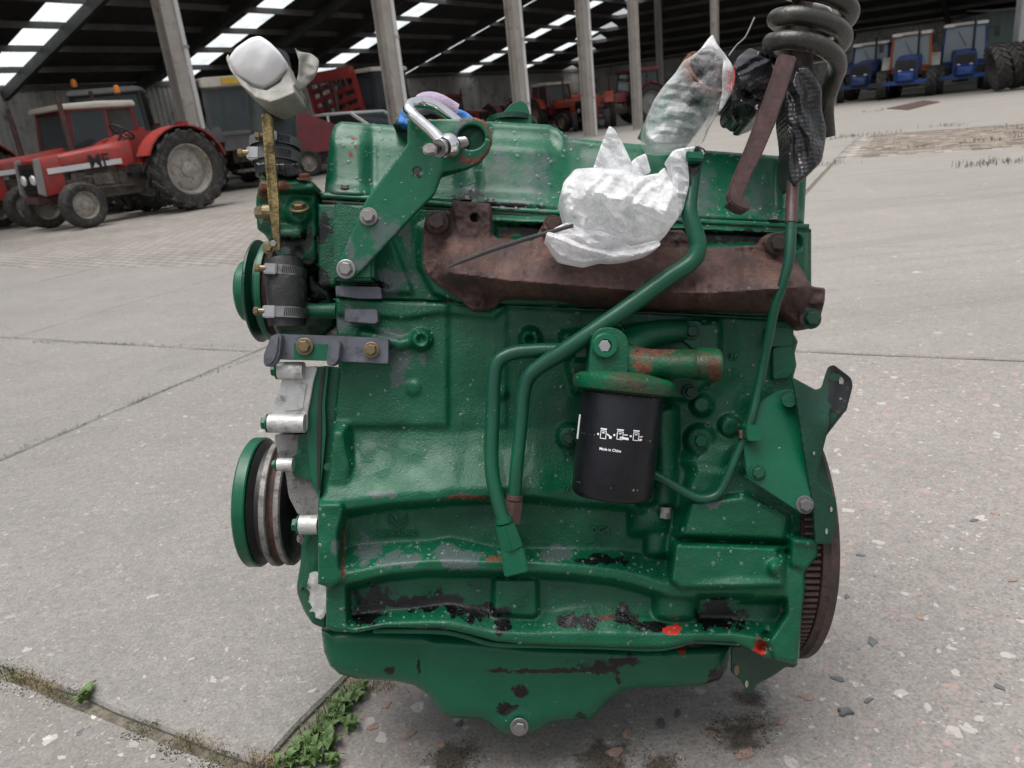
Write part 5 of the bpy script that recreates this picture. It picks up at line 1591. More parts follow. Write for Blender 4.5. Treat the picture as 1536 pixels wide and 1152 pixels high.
filter_print(prism_xy([(-.004, -.016), (.004, -.016), (.004, .016), (-.004, .016)], 0, .0001), 868, 640, 'white_label')
# housing: round plate, plug boss, outlet pipe
hc = E(935, 578, FY)
hs_ = mk('filter_housing', xf(lathe([(rf * .9, .012), (rf * 1.2, .008), (rf * 1.26, 0), (rf * 1.24, -.007), (rf * 1.1, -.012), (rf * .6, -.017), (.001, -.018)], 48, 'z'), Matrix.Translation(hc) @ q), MT['rusty_green'], eng, smooth=True, sharp=40)
esolid('plug_boss', arc_poly([(881, 577), (888, 508), (892, 496), (906, 490), (926, 492), (940, 503), (944, 520), (942, 560), (936, 585)], 8, 3), FY - .030, .05, 'cast_green', hs_, bevel=.006, bseg=3)
mk('threaded_plug', xf(lathe([(.0165, 0), (.0165, -.006), (.0145, -.008), (.0085, -.008), (.0075, -.004), (.001, -.003)], 24, 'y'), Matrix.Translation(E(907, 519, FY - .030))), MT['sheet_green'], hs_, smooth=True, sharp=30)
mk('plug_socket', xf(lathe([(.0082, 0), (.0075, -.0006), (.001, -.0006)], 6, 'y'), Matrix.Translation(E(907, 519, FY - .0375))), MT['zinc'], hs_)
def hz_h(X, Y):
    c = np.interp(X, [930, 985, 1085], [556, 547, 546]); w_ = np.interp(X, [930, 960, 990, 1045, 1047, 1085], [44, 34, 24, 22, 24, 24])
    v = np.clip(np.abs(Y - c) / w_, 0, 1)
    return .034 * np.sqrt(np.clip(1 - v * v, 0, 1)) - .004 * sstep(1042, 1046, X) * sstep(1050, 1047, X)
def hz_wear(X, Y):
    r = np.maximum.reduce([blob(X, Y, *a) for a in ((985, 525, 40, 14), (1072, 560, 18, 24), (1000, 582, 20, 10), (960, 560, 18, 20))])
    return np.zeros(X.shape), .4 * blob(X, Y, 960, 510, 40, 14), .9 * r
hpoly = arc_poly([(936, 512), (965, 522), (985, 524), (1046, 524), (1048, 521), (1080, 523), (1086, 535), (1085, 560), (1078, 572), (1050, 570), (1046, 567), (1012, 566), (1010, 585), (940, 590)], 5, 2)
relief('outlet_pipe', hpoly, 1.6, hz_h, FY + .012, .03, 'rusty_green', hs_, rnd=4, wear=hz_wear, kblur=1)
etube('mounting_neck', [(935, 525, -.06), (960, 508, -.045), (1000, 498, -.03), (1040, 496, -.01)], [24, 22, 19, 16], 'cast_green', hs_, n=5)
esolid('mounting_ear', arc_poly([(1018, 482), (1050, 482), (1050, 525), (1044, 528), (1036, 520), (1018, 505)], 4), -.026, .03, 'cast_green', hs_, bevel=.003)
bolt(1037, 497, -.028, 12, 'dark_green', hs_); bolt(1035, 588, -.024, 11, 'dark_green', block); bolt(1050, 661, -.030, 13, 'cast_green', block, True)
bolt(853, 658, -.024, 11, 'dark_green', block)

# ================================================================ pipes
bp = etube('oil_return_pipe', [(1043, 238, -.075), (1036, 290, -.085), (1034, 320, -.090), (1043, 350, -.093), (1047, 372, -.094), (1036, 394, -.094), (1000, 418, -.094), (950, 455, -.094), (900, 490, -.090), (850, 524, -.080), (812, 548, -.070), (793, 566, -.066), (785, 592, -.064), (780, 650, -.064), (775, 700, -.064), (771, 748, -.060)], [11, 11, 12, 13, 13, 13, 13, 13, 13, 13, 12, 11.5, 11, 10.5, 10.5, 10.5], 'pipe_green', n=6, seg=18)
mk('pipe_collar', ecyl(E(772, 742, -.06), E(771, 750, -.06), mm(12.5, -.06)), MT['rust'], bp)
mk('union_nut', tube([E(771, 750, -.06), E(767, 782, -.055)], mm(15, -.06), 6), MT['bar_rust'], bp)
fp_ = etube('oil_feed_pipe', [(880, 527, -.058), (840, 525, -.058), (800, 526, -.058), (768, 530, -.058), (748, 542, -.058), (741, 565, -.058), (739, 620, -.058), (737, 680, -.060), (739, 715, -.062), (748, 755, -.064), (756, 782, -.066)], 11, 'pipe_green', n=6, seg=18)
mk('flare_nut', join(tube([E(842, 526, -.058), E(858, 527, -.058)], mm(15), 6), tube([E(862, 527, -.058), E(878, 527, -.058)], mm(17), 6)), MT['sheet_green'], fp_)
mk('pipe_collar', tube([E(755, 776, -.066), E(757, 784, -.066)], mm(13.5, -.06), 14), MT['sheet_green'], fp_)
mk('elbow_fitting', join(tube([E(757, 785, -.066), E(768, 822, -.062)], [mm(16, -.06), mm(20, -.06)], 6), plate([(750, 826), (786, 822), (793, 858), (757, 867)], -.075, .05)), MT['sheet_green'], fp_, bevel=.002)
sp_ = etube('injector_drain_pipe', [(1190, 276, -.075), (1187, 330, -.085), (1184, 385, -.092), (1176, 420, -.09), (1163, 460, -.08), (1150, 520, -.06), (1138, 580, -.05), (1126, 630, -.052), (1106, 680, -.052), (1085, 728, -.052), (1072, 744, -.052), (1052, 748, -.052), (1030, 740, -.05), (1000, 722, -.046), (978, 710, -.04)], [8, 8, 8, 7.5, 7, 7, 7, 7, 7, 7, 7, 7, 7, 7, 7], 'pipe_green', n=6, seg=14)
mk('bare_end', tube(epath([(1190, 262, -.0752), (1188, 300, -.079), (1187, 335, -.0862)], 5), mm(9, -.08), 14), MT['bar_rust'], sp_, smooth=True)
mk('clip', plate(arc_poly([(1119, 637), (1142, 638), (1144, 662), (1121, 662)], 5), -.078, .03), MT['sheet_green'], sp_, bevel=.004)
mk('clip_screw', ecyl(E(1112, 645, -.056), E(1112, 657, -.056), mm(5)), MT['brass_bolt'], sp_)
bolt(1129, 627, -.03, 10, 'cast_green', block)
mk('gallery_plug', join(tube([E(998, 760, -.03), E(998, 768, -.03)], mm(10), 16), tube([E(998, 768, -.03), E(997, 777, -.03)], mm(9), 6)), MT['steel'], block)

# ================================================================ rear end: side plate, bell-housing plate, flywheel
spl = arc_poly(Z(3.031, 960, 420, [(635, 500), (690, 498), (708, 515), (716, 570), (787, 1040), (775, 1062), (750, 1068), (700, 1040), (492, 905), (484, 860), (470, 740), (475, 640), (560, 545)]), 4, 2)
def spl_wear(X, Y): return .0 * X, .5 * blob(X, Y, 1190, 600, 16, 10), .8 * blob(X, Y, 1207, 738, 9, 6)
_a = [E(x, y, -.040 - .040 * (y - 585) / 185) for x, y in spl]
_n = len(_a)
sp2 = mk('side_plate', (_a + [p + YV * .006 for p in _a], [tuple(range(_n)), tuple(range(2 * _n - 1, _n - 1, -1))] + [(i, (i + 1) % _n, _n + (i + 1) % _n, _n + i) for i in range(_n)]), MT['sheet_green'], eng, bevel=.0012)
for px, py, r, m in ((1182, 596, 11, 'cast_green'), (1136, 709, 12, 'cast_green'), (1207, 757, 13, 'stone_dark')): bolt(px, py, -.042 - .040 * (py - 585) / 185, r, m, sp2, True, rot=px)
mk('plate_boss', ecyl(E(1136, 709, -.06), E(1136, 709, -.01), mm(10)), MT['cast_green'], sp2)
mk('plate_boss', ecyl(E(1184, 600, -.06), E(1184, 600, -.01), mm(10)), MT['cast_green'], sp2)
# rear lugs on the block edge
for poly, th in (([(1150, 490), (1190, 492), (1190, 510), (1186, 520), (1150, 520)], .05), ([(1160, 522), (1186, 518), (1193, 530), (1192, 552), (1184, 566), (1160, 570)], .06)):
    esolid('rear_lug', arc_poly(poly, 5), -.012, th, 'cast_green', block, bevel=.008, bseg=3)
bpz = Z(3.031, 960, 420, [(690, 440), (800, 500), (825, 490), (840, 440), (855, 395), (880, 384), (960, 445), (968, 480), (938, 598), (910, 612), (862, 590), (855, 680), (830, 780), (805, 890), (812, 930), (890, 990), (894, 1040), (885, 1130), (870, 1200), (800, 1200), (786, 1045), (714, 560)])
def bpl_h(X, Y): return -.05 * sstep(640, 560, Y) * sstep(1195, 1262, X) + .003 * vnoise(X, Y, 40, 2)
def bpl_wear(X, Y): return 0 * X, .8 * sstep(1236, 1252, X) * (Y < 625), .35 * sstep(1230, 1250, X) * (Y < 640)
bpl = relief('rear_plate', arc_poly(bpz, 4, 2), 2.0, bpl_h, -.076, .005, 'dark_green', rnd=1, wear=bpl_wear)
def small_hole(px, py, rx, ry, dy, parent, mat='concrete_far'):
    P = [E(px + rx * math.cos(a), py + ry * math.sin(a), dy) for a in np.linspace(0, 2 * math.pi, 14, endpoint=False)]
    mk('slot', (P + [p + YV * .0006 for p in P], [tuple(range(14))] + [(i, (i + 1) % 14, 14 + (i + 1) % 14, 14 + i) for i in range(14)]), MT[mat], parent)
for a in ((1262, 572, 3.5, 6.5, -.031), (1261, 602, 3, 5.5, -.050), (1221, 680, 1.6, 2.6, -.079), (1247, 764, 2, 4, -.079), (1240, 797, 2, 4.5, -.079)): small_hole(*a, bpl)
lowb = arc_poly(Z(3.2, 960, 720, [(440, 800), (440, 930), (482, 960), (520, 1026), (545, 1020), (562, 980), (640, 940), (700, 897), (740, 902), (762, 880), (700, 840), (560, 780)]), 3, 2)
lowp = relief('lower_plate', lowb, 2.0, lambda X, Y: -.0006 * (X - 1100), .0, .005, 'dark_green', rnd=1)
small_hole(1105, 1005, 4, 8, -.001, lowp, 'moss_brown'); small_hole(1120, 1026, 2.5, 5.5, .009, lowp)

# flywheel: turned disc with ring gear, axis along the engine
fc_ = E(1190, 792, .145); FR = .200
fcx = E(1262, 830, -.055).x                       # outer rim plane
fly = mk('flywheel', xf(lathe([(.03, -.035), (FR * .84, -.035), (FR * .90, -.026), (FR * .972, -.022), (FR * .985, -.016), (FR, -.013), (FR, -.002), (FR * .985, 0), (FR * .9, .002), (.03, .002)], 96, 'x'), Matrix.Translation((fcx, fc_.y, fc_.z))), MT['rust_dark'], eng, smooth=True, sharp=30)
gear = [lathe([(FR * .88, -.048), (FR * .940, -.048), (FR * .940, -.026), (FR * .88, -.026)], 96, 'x', True)]
NTH = 128
for i in range(NTH):
    a = 2 * math.pi * i / NTH
    V = []
    for x in (-.047, -.026):
        for r_, w_ in ((FR * .937, .0036), (FR * .980, .0018)):
            for s_ in (-1, 1):
                b = a + s_ * w_ / r_
                V.append((x, r_ * math.cos(b), r_ * math.sin(b)))
    gear.append((V, [(0, 1, 3, 2), (4, 6, 7, 5), (0, 4, 5, 1), (2, 3, 7, 6), (0, 2, 6, 4), (1, 5, 7, 3)]))
tag(mk('ring_gear', xf(join(*gear), Matrix.Translation((fcx, fc_.y, fc_.z))), MT['rust_dark'], fly), kind='stuff')
# ================================================================ front end (left): pulleys, timing cover, pump, hoses
def pulley(name, px, py, r_px, dyc, prof_mat, parent=None):
    """turned parts along the crank axis; prof_mat = list of (material, [(x_off, r_factor) ...]); px is the leftmost rim point"""
    c = E(px, py, dyc)
    R = mm(r_px, dyc)
    x0 = E(px, py, dyc - R).x
    first = None
    for m, pr in prof_mat:
        o = mk(name if first is None else 'rim', xf(lathe([(R * f, x) for x, f in pr], 64, 'x', True), Matrix.Translation((x0, c.y, c.z))), MT[m], parent or (eng if first is None else first), smooth=True, sharp=28)
        if first is None: first = o
    return first
crank = pulley('crank_pulley', 345, 752, 96, .145, [
    ('sheet_green', [(0, .2), (.0, .97), (.003, 1.0), (.018, 1.0), (.020, .985), (.022, .2)]),
    ('pulley_black', [(.0215, .2), (.0215, .96), (.030, .86), (.036, .86), (.0405, .2)]),
    ('dull_alloy', [(.040, .2), (.040, .965), (.042, .985), (.049, .985), (.0505, .965), (.0505, .2)]),
    ('rust', [(.0500, .2), (.0500, .93), (.054, .90), (.062, .93), (.0625, .2)]),
    ('dull_alloy', [(.062, .2), (.062, .96), (.064, .975), (.070, .975), (.072, .95), (.072, .2)]),
    ('pulley_black', [(.0715, .2), (.0715, .93), (.079, .80), (.082, .5), (.080, .2)])])
fan = pulley('fan_pulley', 347, 437, 44, .145, [
    ('sheet_green', [(0, .05), (0, .88), (.004, 1.0), (.016, 1.06), (.022, 1.08), (.022, .05)])])
fan2 = pulley('pulley_disc', 361, 437, 76, .145, [
    ('dark_green', [(0, .2), (0, .97), (.002, 1.0), (.005, 1.0), (.012, .84), (.018, .84), (.019, .2)])], fan)
fan3 = pulley('pulley_disc', 377, 437, 75, .145, [
    ('sheet_green', [(0, .2), (-.002, .84), (.003, .99), (.006, 1.0), (.012, .99), (.012, .2)])], fan)
fan4 = pulley('pulley_disc', 388, 437, 68, .145, [
    ('rust', [(0, .2), (0, .97), (.003, 1.0), (.012, .95), (.014, .2)])], fan)
mk('pulley_shaft', tube([Vector((E(372, 437, .145).x, E(372, 437, .145).y, E(372, 437, .145).z)), E(480, 443, .145)], .02, 16), MT['cast_green'], fan)
mk('crank_shaft', tube([E(390, 752, .145), E(500, 757, .145)], .03, 20), MT['pulley_black'], crank)

zt = lambda pts: Z(2.744, 370, 530, pts)
tc = esolid('timing_cover', arc_poly(zt([(128, 62), (292, 52), (275, 110), (250, 250), (248, 322), (108, 327), (94, 250), (122, 170), (146, 110)]), 5), -.012, .20, 'alloy', bevel=.006, bseg=3)
esolid('cover_window', arc_poly(zt([(165, 130), (250, 118), (232, 235), (150, 240)]), 6), -.0135, .004, 'alloy', tc, bevel=.002)
esolid('gasket_face', arc_poly(zt([(290, 55), (338, 50), (322, 200), (326, 330), (312, 480), (300, 600), (262, 500), (246, 330), (266, 150)]), 4), -.006, .20, 'sheet_green', tc, bevel=.004)
esolid('gasket', zt([(312, 60), (322, 60), (306, 200), (306, 350), (300, 560), (290, 560), (288, 300), (296, 160)]), -.0085, .004, 'pulley_black', tc, bevel=0)
esolid('front_face', arc_poly(zt([(330, 55), (380, 60), (372, 300), (352, 520), (310, 600), (325, 330)]), 4), .004, .20, 'cast_green', tc, bevel=.004)
esolid('lower_cover', arc_poly(zt([(112, 330), (240, 335), (284, 500), (304, 610), (296, 690), (212, 668), (172, 590), (160, 495), (128, 420)]), 6), .01, .18, 'dull_alloy', tc, bevel=.006, bseg=3)
esolid('green_web', arc_poly(zt([(210, 335), (300, 335), (302, 480), (300, 600), (262, 520), (190, 505), (178, 430), (210, 415)]), 5), -.002, .10, 'cast_green', tc, bevel=.005)
for (x0, x1, y, r, m) in ((418, 456, 556, 13, 'alloy'), (404, 458, 635, 14, 'alloy'), (417, 440, 697, 10, 'alloy'), (450, 478, 787, 14, 'alloy')):
    mk('boss', tube([E(x0, y, -.018), E(x1, y, -.018)], mm(r), 18), MT[m], tc, smooth=True, sharp=40)
    bolt(x0 - 2, y, -.018, r * .95, 'sheet_green', tc, True, axis=(-1, 0, 0))
bolt(493, 700, -.02, 9, 'cast_green', tc, False); bolt(450, 678, -.012, 6, 'cast_green', tc, False)
low = arc_poly(zt([(228, 740), (320, 740), (328, 900), (328, 1090), (322, 1134), (270, 1112), (236, 1060), (208, 990), (206, 955), (222, 860)]), 5)
def low_wear(X, Y): return np.zeros(X.shape), np.zeros(X.shape), .6 * blob(X, Y, 449, 905, 5, 40)
lowc = relief('sump_front_cover', low, 1.8, lambda X, Y: -.02 * sstep(470, 445, X) + .006 * vnoise(X, Y, 18, 9), -.002, .2, 'cast_green', tc, rnd=5, wear=low_wear)
def low2_h(X, Y): return -.02 * sstep(470, 445, X) + .004 * vnoise(X, Y, 12, 10)
bare = [(262, 900), (320, 905), (328, 950), (326, 1075), (306, 1092), (282, 1088), (262, 1062), (270, 1042), (250, 1015), (262, 1000), (248, 960), (255, 930)]
bare = [(x + random.uniform(-5, 5) * (1 if x < 315 else 0), y + random.uniform(-4, 4)) for a_, b_ in zip(bare, bare[1:] + bare[:1]) for x, y in [(a_[0] + (b_[0] - a_[0]) * k / 5, a_[1] + (b_[1] - a_[1]) * k / 5) for k in range(5)]]
relief('bare_metal', zt(bare), 1.4, low2_h, -.0045, .004, 'alloy', tc)
bolt(455, 880, -.004, 8, 'cast_green', tc, True, axis=(-.8, -.6, 0)); bolt(452, 808, -.004, 8, 'dull_alloy', tc, True, axis=(-.8, -.6, 0))

# alternator / bracket bar with two ears
zb = lambda pts: Z(3.971, 330, 330, pts)
br_ = esolid('front_bracket', arc_poly(zb([(350, 678), (690, 690), (1002, 703), (1002, 857), (640, 838), (350, 830)]), 3), -.034, .014, 'primer_grey', bevel=.0015)
esolid('green_patch', zb([(440, 735), (640, 740), (640, 835), (440, 832)]), -.0352, .002, 'sheet_green', br_, bevel=0)
for pts, x in ((zb([(300, 690), (345, 672), (362, 690), (350, 800), (330, 845), (300, 875), (265, 872), (255, 850), (256, 800)]), 0), (zb([(660, 712), (700, 714), (716, 740), (705, 830), (680, 866), (640, 870), (634, 840), (640, 760)]), 0)):
    esolid('ear', arc_poly(pts, 4), -.052, .02, 'primer_grey', br_, bevel=.004)
bolt(457, 520, -.038, 12.5, 'brass_bolt', br_, True); bolt(557, 525, -.038, 11.5, 'brass_bolt', br_, True, rot=.5)
esolid('grey_pad', arc_poly(zb([(745, 530), (936, 532), (940, 605), (925, 618), (755, 606), (740, 590)]), 3), -.030, .03, 'primer_grey', block, bevel=.003)
esolid('grey_step', arc_poly(zb([(688, 392), (955, 398), (965, 468), (830, 468), (690, 450)]), 3), -.018, .03, 'primer_grey', head, bevel=.003)

# water pump body, thermostat housing, hoses
wp = relief('water_pump', arc_poly([(398, 395), (470, 380), (480, 420), (500, 440), (503, 470), (506, 490), (470, 515), (420, 508), (405, 480)], 6), 2.2, lambda X, Y: .022 * np.exp(-((Y - 470) / 16) ** 2) + .006 * vnoise(X, Y, 16, 12), .045, .12, 'dark_green', rnd=8, wear=lambda X, Y: (0 * X, .9 * blob(X, Y, 445, 420, 60, 60), 0 * X))
etube('pump_pipe', [(455, 466, .012), (480, 467, .010), (506, 466, .008)], 12, 'cast_green', wp, n=4)
lh = mk('bypass_hose', tube(epath([(427, 392, .0), (429, 420, -.004), (430, 450, -.004), (431, 488, 0)], 5), [mm(r) for r in np.interp(np.linspace(0, 1, 16), [0, .15, .5, .85, 1], [27, 28, 29.5, 28, 27])], 28), MT['black_rubber'], eng, smooth=True)
def clamp(p, r_px, h_px, screw_dx, parent, name='hose_clamp', mat='steel', tilt=0):
    c = E(*p)
    R = mm(r_px, p[2]); h = mm(h_px, p[2])
    o = mk(name, xf(lathe([(R, -h / 2), (R + .0012, -h / 2), (R + .0012, h / 2), (R, h / 2)], 40, 'z', True), Matrix.Translation(c) @ Matrix.Rotation(tilt, 4, 'Y')), MT[mat], parent, smooth=True, sharp=30)
    sx = c + Vector((mm(screw_dx), -math.sqrt(max(.0001, R * R - mm(screw_dx) ** 2)) - .003, 0))
    T = Matrix.Translation(sx) @ Matrix.Rotation(tilt, 4, 'Y')
    mk('clamp_housing', xf(box(-.009, .009, -.005, .006, -h * .55, h * .55), T), MT['zinc'], o, bevel=.0015)
    mk('clamp_screw', join(xf(tube([(-.016, -.002, 0), (-.006, -.002, 0)], .0042, 10), T), xf(tube([(-.021, -.002, 0), (-.015, -.002, 0)], .0058, 6), T)), MT['brass_bolt'], o)
    for i in range(9):
        th = (i * 3 + 6) / 57.3 * 1.6
        a = Vector((math.sin(th) * (R + .0015), -math.cos(th) * (R + .0015), 0)) + c + Vector((mm(screw_dx) + .006, 0, 0)) * 0
        mk('worm_slot', xf(box(-.0006, .0006, -.0005, .0006, -h * .38, h * .38), Matrix.Translation(a) @ Matrix.Rotation(.15, 4, 'Y')), MT['pulley_black'], o)
    return o
clamp((428, 408, -.002), 30, 14, -12, lh, tilt=.06); clamp((431, 470, -.002), 30, 16, -18, lh, tilt=.03)
th_poly = arc_poly([(384, 300), (390, 268), (420, 262), (462, 264), (472, 278), (474, 300), (476, 395), (462, 400), (440, 398), (438, 385), (420, 388), (396, 350), (386, 345)], 6)
def th_h(X, Y):
    h = .010 * vnoise(X, Y, 14, 14) + .018 * disc(448, 318, 18, X, Y, 10) + .02 * pad([(384, 270), (474, 270), (474, 288), (384, 288)], X, Y, 6)
    h = h + .012 * pad([(405, 340), (456, 340), (456, 358), (405, 358)], X, Y, 6)
    return h
def th_wear(X, Y):
    return .8 * blob(X, Y, 430, 372, 30, 12), .9 * np.maximum(blob(X, Y, 450, 360, 30, 26), blob(X, Y, 440, 395, 40, 10)), .9 * np.maximum(blob(X, Y, 395, 285, 16, 14), blob(X, Y, 425, 280, 18, 12))
th = relief('thermostat_housing', th_poly, 2.0, th_h, -.004, .11, 'cast_green', rnd=6, wear=th_wear, kblur=1)
etube('neck', [(420, 268, .02), (418, 240, .02)], [30, 28], 'cast_green', th, n=4, seg=26)
bolt(449, 313, -.03, 14, 'brass_bolt', th, True, axis=(0, -.55, .83)); bolt(457, 268, -.02, 11, 'rust_bright', th, True, axis=(0, -.4, .9))
mk('side_bolt', join(tube([E(384, 319, -.02), E(398, 319, -.02)], mm(9), 6), tube([E(396, 319, -.02), E(410, 319, -.02)], mm(12), 16)), MT['brass_bolt'], th)
bolt(403, 372, -.02, 9, 'brass_bolt', th, True)
uh = mk('top_hose', tube(epath([(417, 262, .02), (413, 220, .02), (409, 170, .02), (404, 120, .022), (398, 90, .025)], 5), [mm(r) for r in np.interp(np.linspace(0, 1, 21), [0, .3, .5, 1], [33, 34, 35, 36])], 32), MT['hose_rubber'], eng, smooth=True)
clamp((415, 238, .02), 35, 16, -26, uh, mat='stone_dark'); clamp((413, 217, .02), 36, 13, 6, uh, mat='stone_dark')
# folded polythene sleeve under the clamps
relief('sleeve_fold', [(384, 244), (450, 244), (455, 262), (430, 266), (412, 258), (392, 262)], 2.2, lambda X, Y: .012 * folds(X, Y, 4, 14), -.022, .02, 'black_plastic', uh, rnd=2)
# flat brass-coloured bar clamped upright
strap_poly = arc_poly(Z(5.01, 260, 80, [(660, 462), (672, 452), (712, 448), (735, 470), (745, 560), (790, 1120), (800, 1480), (760, 1480), (712, 1100), (668, 560)]), 2, 2)
bb = relief('flat_bar', strap_poly, 1.6, lambda X, Y: .0035 * np.abs(((X - np.interp(Y, [170, 375], [402, 416])) / 9)) ** 2 * .5 - .003 * sstep(10, 2, np.abs(X - np.interp(Y, [190, 375], [405, 414]))) * sstep(210, 240, Y), -.060, .008, 'brass_bar', rnd=1.5)
bolt(411, 366, -.055, 7, 'steel', bb, False)

# ================================================================ things on the engine
def thing(name, label, cat, px, py, dy, group=None):
    """a top-level thing; its meshes are built in engine axes and hung on an empty with that frame"""
    e = bpy.data.objects.new(name, None); e.empty_display_size = .05
    COL.objects.link(e)
    e.matrix_world = EM
    return tag(e, label, cat, group)

# white wrapping on the hose end
tw = thing('hose_wrapping', 'off-white taped plastic wrapping over the open end of the upright black hose', 'wrapping', 400, 90, 0)
zw = lambda pts: Z(3, 0, 0, pts)
capp = arc_poly(zw([(1028, 262), (1060, 215), (1125, 170), (1170, 160), (1215, 190), (1262, 238), (1292, 285), (1280, 320), (1245, 362), (1190, 396), (1140, 385), (1075, 345), (1040, 300)]), 5)
relief('end_film', capp, 2.0, lambda X, Y: .004 * folds(X, Y, 9, 40) + .012 * sstep(60, 10, np.hypot(X - 388, Y - 92)) - .0003 * (Y - 90), -.066, .012, 'tape_white', tw, rnd=4)
bandp = arc_poly(zw([(1016, 262), (1026, 240), (1050, 310), (1130, 392), (1200, 408), (1262, 370), (1292, 300), (1330, 380), (1322, 388), (1330, 420), (1260, 450), (1215, 464), (1150, 440), (1085, 385), (1035, 315)]), 3)
relief('tape_band', bandp, 1.6, lambda X, Y: .010 * folds(X, Y, 5, 22) + .0006 * (Y - 100), -.052, .035, 'tape_grey', tw, rnd=3)
relief('side_wrap', arc_poly(zw([(1265, 375), (1295, 285), (1310, 330), (1330, 380), (1290, 400)]), 3), 1.8, lambda X, Y: .012 * folds(X, Y, 3, 18), -.035, .03, 'tape_grey', tw, rnd=3)
relief('loose_flap', arc_poly(zw([(1325, 212), (1345, 232), (1400, 240), (1436, 268), (1432, 310), (1415, 350), (1375, 390), (1330, 420), (1300, 425), (1330, 380), (1342, 330), (1345, 270)]), 4), 1.8, lambda X, Y: .014 * folds(X, Y, 12, 20) - .0004 * (X - 450), -.045, .004, 'tape_grey', tw, rnd=1)

# shackle through the eye
sh = thing('shackle', 'shiny steel bow shackle with screw pin through the lifting eye', 'shackle', 670, 215, 0)
mk('bow', tube(epath([(669, 221, -.085), (650, 200, -.084), (632, 184, -.083), (619, 172, -.082), (613, 163, -.076), (618, 156, -.062), (634, 154, -.046), (655, 160, -.034), (680, 178, -.028), (700, 196, -.026), (706, 206, -.026)], 6), [mm(r) for r in np.interp(np.linspace(0, 1, 61), [0, .12, .5, .9, 1], [10, 8.2, 8.2, 8, 9])], 18), MT['chrome'], sh, smooth=True)
d_ = (E(716, 210, -.02) - E(650, 224, -.10)).normalized()
mk('near_eye', xf(lathe([(.006, -.010), (.013, -.011), (.0165, -.004), (.0165, .004), (.013, .011), (.006, .010)], 28, 'z', True), Matrix.Translation(E(672, 219, -.082)) @ Vector((0, 0, 1)).rotation_difference(d_).to_matrix().to_4x4()), MT['chrome'], sh, smooth=True, sharp=40)
mk('far_eye', xf(lathe([(.006, -.009), (.012, -.010), (.0155, -.003), (.0155, .004), (.012, .010), (.006, .009)], 28, 'z', True), Matrix.Translation(E(708, 212, -.026)) @ Vector((0, 0, 1)).rotation_difference(d_).to_matrix().to_4x4()), MT['chrome'], sh, smooth=True, sharp=40)
pin = mk('pin', tube([E(652, 223, -.10), E(712, 211, -.022)], .0078, 16), MT['steel'], sh, smooth=True)
thr = [(.0078 + (.0009 if i % 2 else 0), i * .0011) for i in range(26)]
mk('thread', xf(lathe(thr, 18, 'z'), Matrix.Translation(E(678, 218, -.068)) @ Vector((0, 0, 1)).rotation_difference(d_).to_matrix().to_4x4()), MT['steel'], pin)
mk('pin_tab', plate(arc_poly([(634, 218), (646, 213), (655, 219), (654, 230), (640, 232), (634, 228)], 3), -.112, .008), MT['dull_alloy'], pin, bevel=.002)
mk('pin_collar', xf(lathe([(.004, -.003), (.0115, -.003), (.0125, 0), (.0115, .003), (.004, .003)], 24, 'z', True), Matrix.Translation(E(660, 222, -.098)) @ Vector((0, 0, 1)).rotation_difference(d_).to_matrix().to_4x4()), MT['zinc'], pin, smooth=True)

# lifting sling lying over the cover
sl = thing('lifting_sling', 'lilac webbing sling with blue strap lying across the green cover', 'sling', 650, 160, 0)
mk('lilac_sleeve', tube(epath([(624, 168, .0), (632, 158, -.006), (645, 154, -.010), (662, 158, -.008), (684, 168, 0)], 6), [mm(r) for r in np.interp(np.linspace(0, 1, 25), [0, .3, .7, 1], [12, 17, 16, 13])], 20, True, .8), MT['lilac_sling'], sl, smooth=True)
relief('blue_strap', arc_poly([(596, 186), (600, 168), (608, 158), (618, 152), (626, 160), (622, 178), (614, 190)], 4), 1.8, lambda X, Y: .006 * folds(X, Y, 6, 12), .012, .02, 'sky_blue_strap', sl, rnd=3)
relief('blue_strap', arc_poly([(676, 178), (688, 163), (700, 168), (712, 178), (700, 182)], 4), 1.8, lambda X, Y: .004 * folds(X, Y, 7, 12), .012, .02, 'sky_blue_strap', sl, rnd=2)
relief('dark_strap', arc_poly([(588, 188), (594, 176), (602, 172), (612, 190)], 3), 1.8, lambda X, Y: .005 * folds(X, Y, 8, 10), .02, .03, 'black_rubber', sl, rnd=2)
relief('strap_behind', [(690, 214), (698, 199), (712, 196), (722, 203), (700, 210)], 1.8, lambda X, Y: 0 * X, -.012, .01, 'sky_blue_strap', sl, rnd=1)

# white bag tied over the manifold flange
zg = lambda pts: Z(4.8, 800, 180, pts)
wb_ = thing('white_bag', 'crumpled white plastic bag tied over the rusty exhaust manifold outlet', 'plastic bag', 930, 320, 0)
main = arc_poly(zg([(200, 540), (215, 450), (300, 352), (430, 342), (640, 362), (770, 405), (960, 372), (1010, 450), (1052, 600), (1050, 700), (1000, 760), (940, 850), (870, 840), (750, 850), (640, 830), (520, 780), (392, 728), (372, 780), (262, 740), (215, 600)]), 5)
def bag_h(X, Y):
    q = np.clip(1 - ((X - 930) / 105) ** 2 - ((Y - 305) / 62) ** 2, 0, 1)
    h = .050 * np.sqrt(q)
    ridge = lambda a, b, c, d, w_, hh: hh * np.clip(1 - seg_d(a, b, c, d, X, Y) / w_, 0, 1)
    h = h + ridge(880, 285, 985, 315, 26, .012) + ridge(880, 285, 878, 340, 14, .014) - ridge(900, 300, 930, 335, 12, .012) - ridge(945, 310, 1000, 335, 16, .014) + ridge(862, 255, 930, 262, 16, .008) + ridge(1008, 290, 985, 355, 16, .012)
    return h + .030 * facets(X, Y, 23, 34, 2.2, .5) + .012 * facets(X, Y, 31, 15, 1.8, -.5) + .004 * facets(X, Y, 33, 6, 1.5, 1.2)
relief('bag_body', main, 1.8, bag_h, -.085, .05, 'white_plastic', wb_, rnd=5, sharp=12)
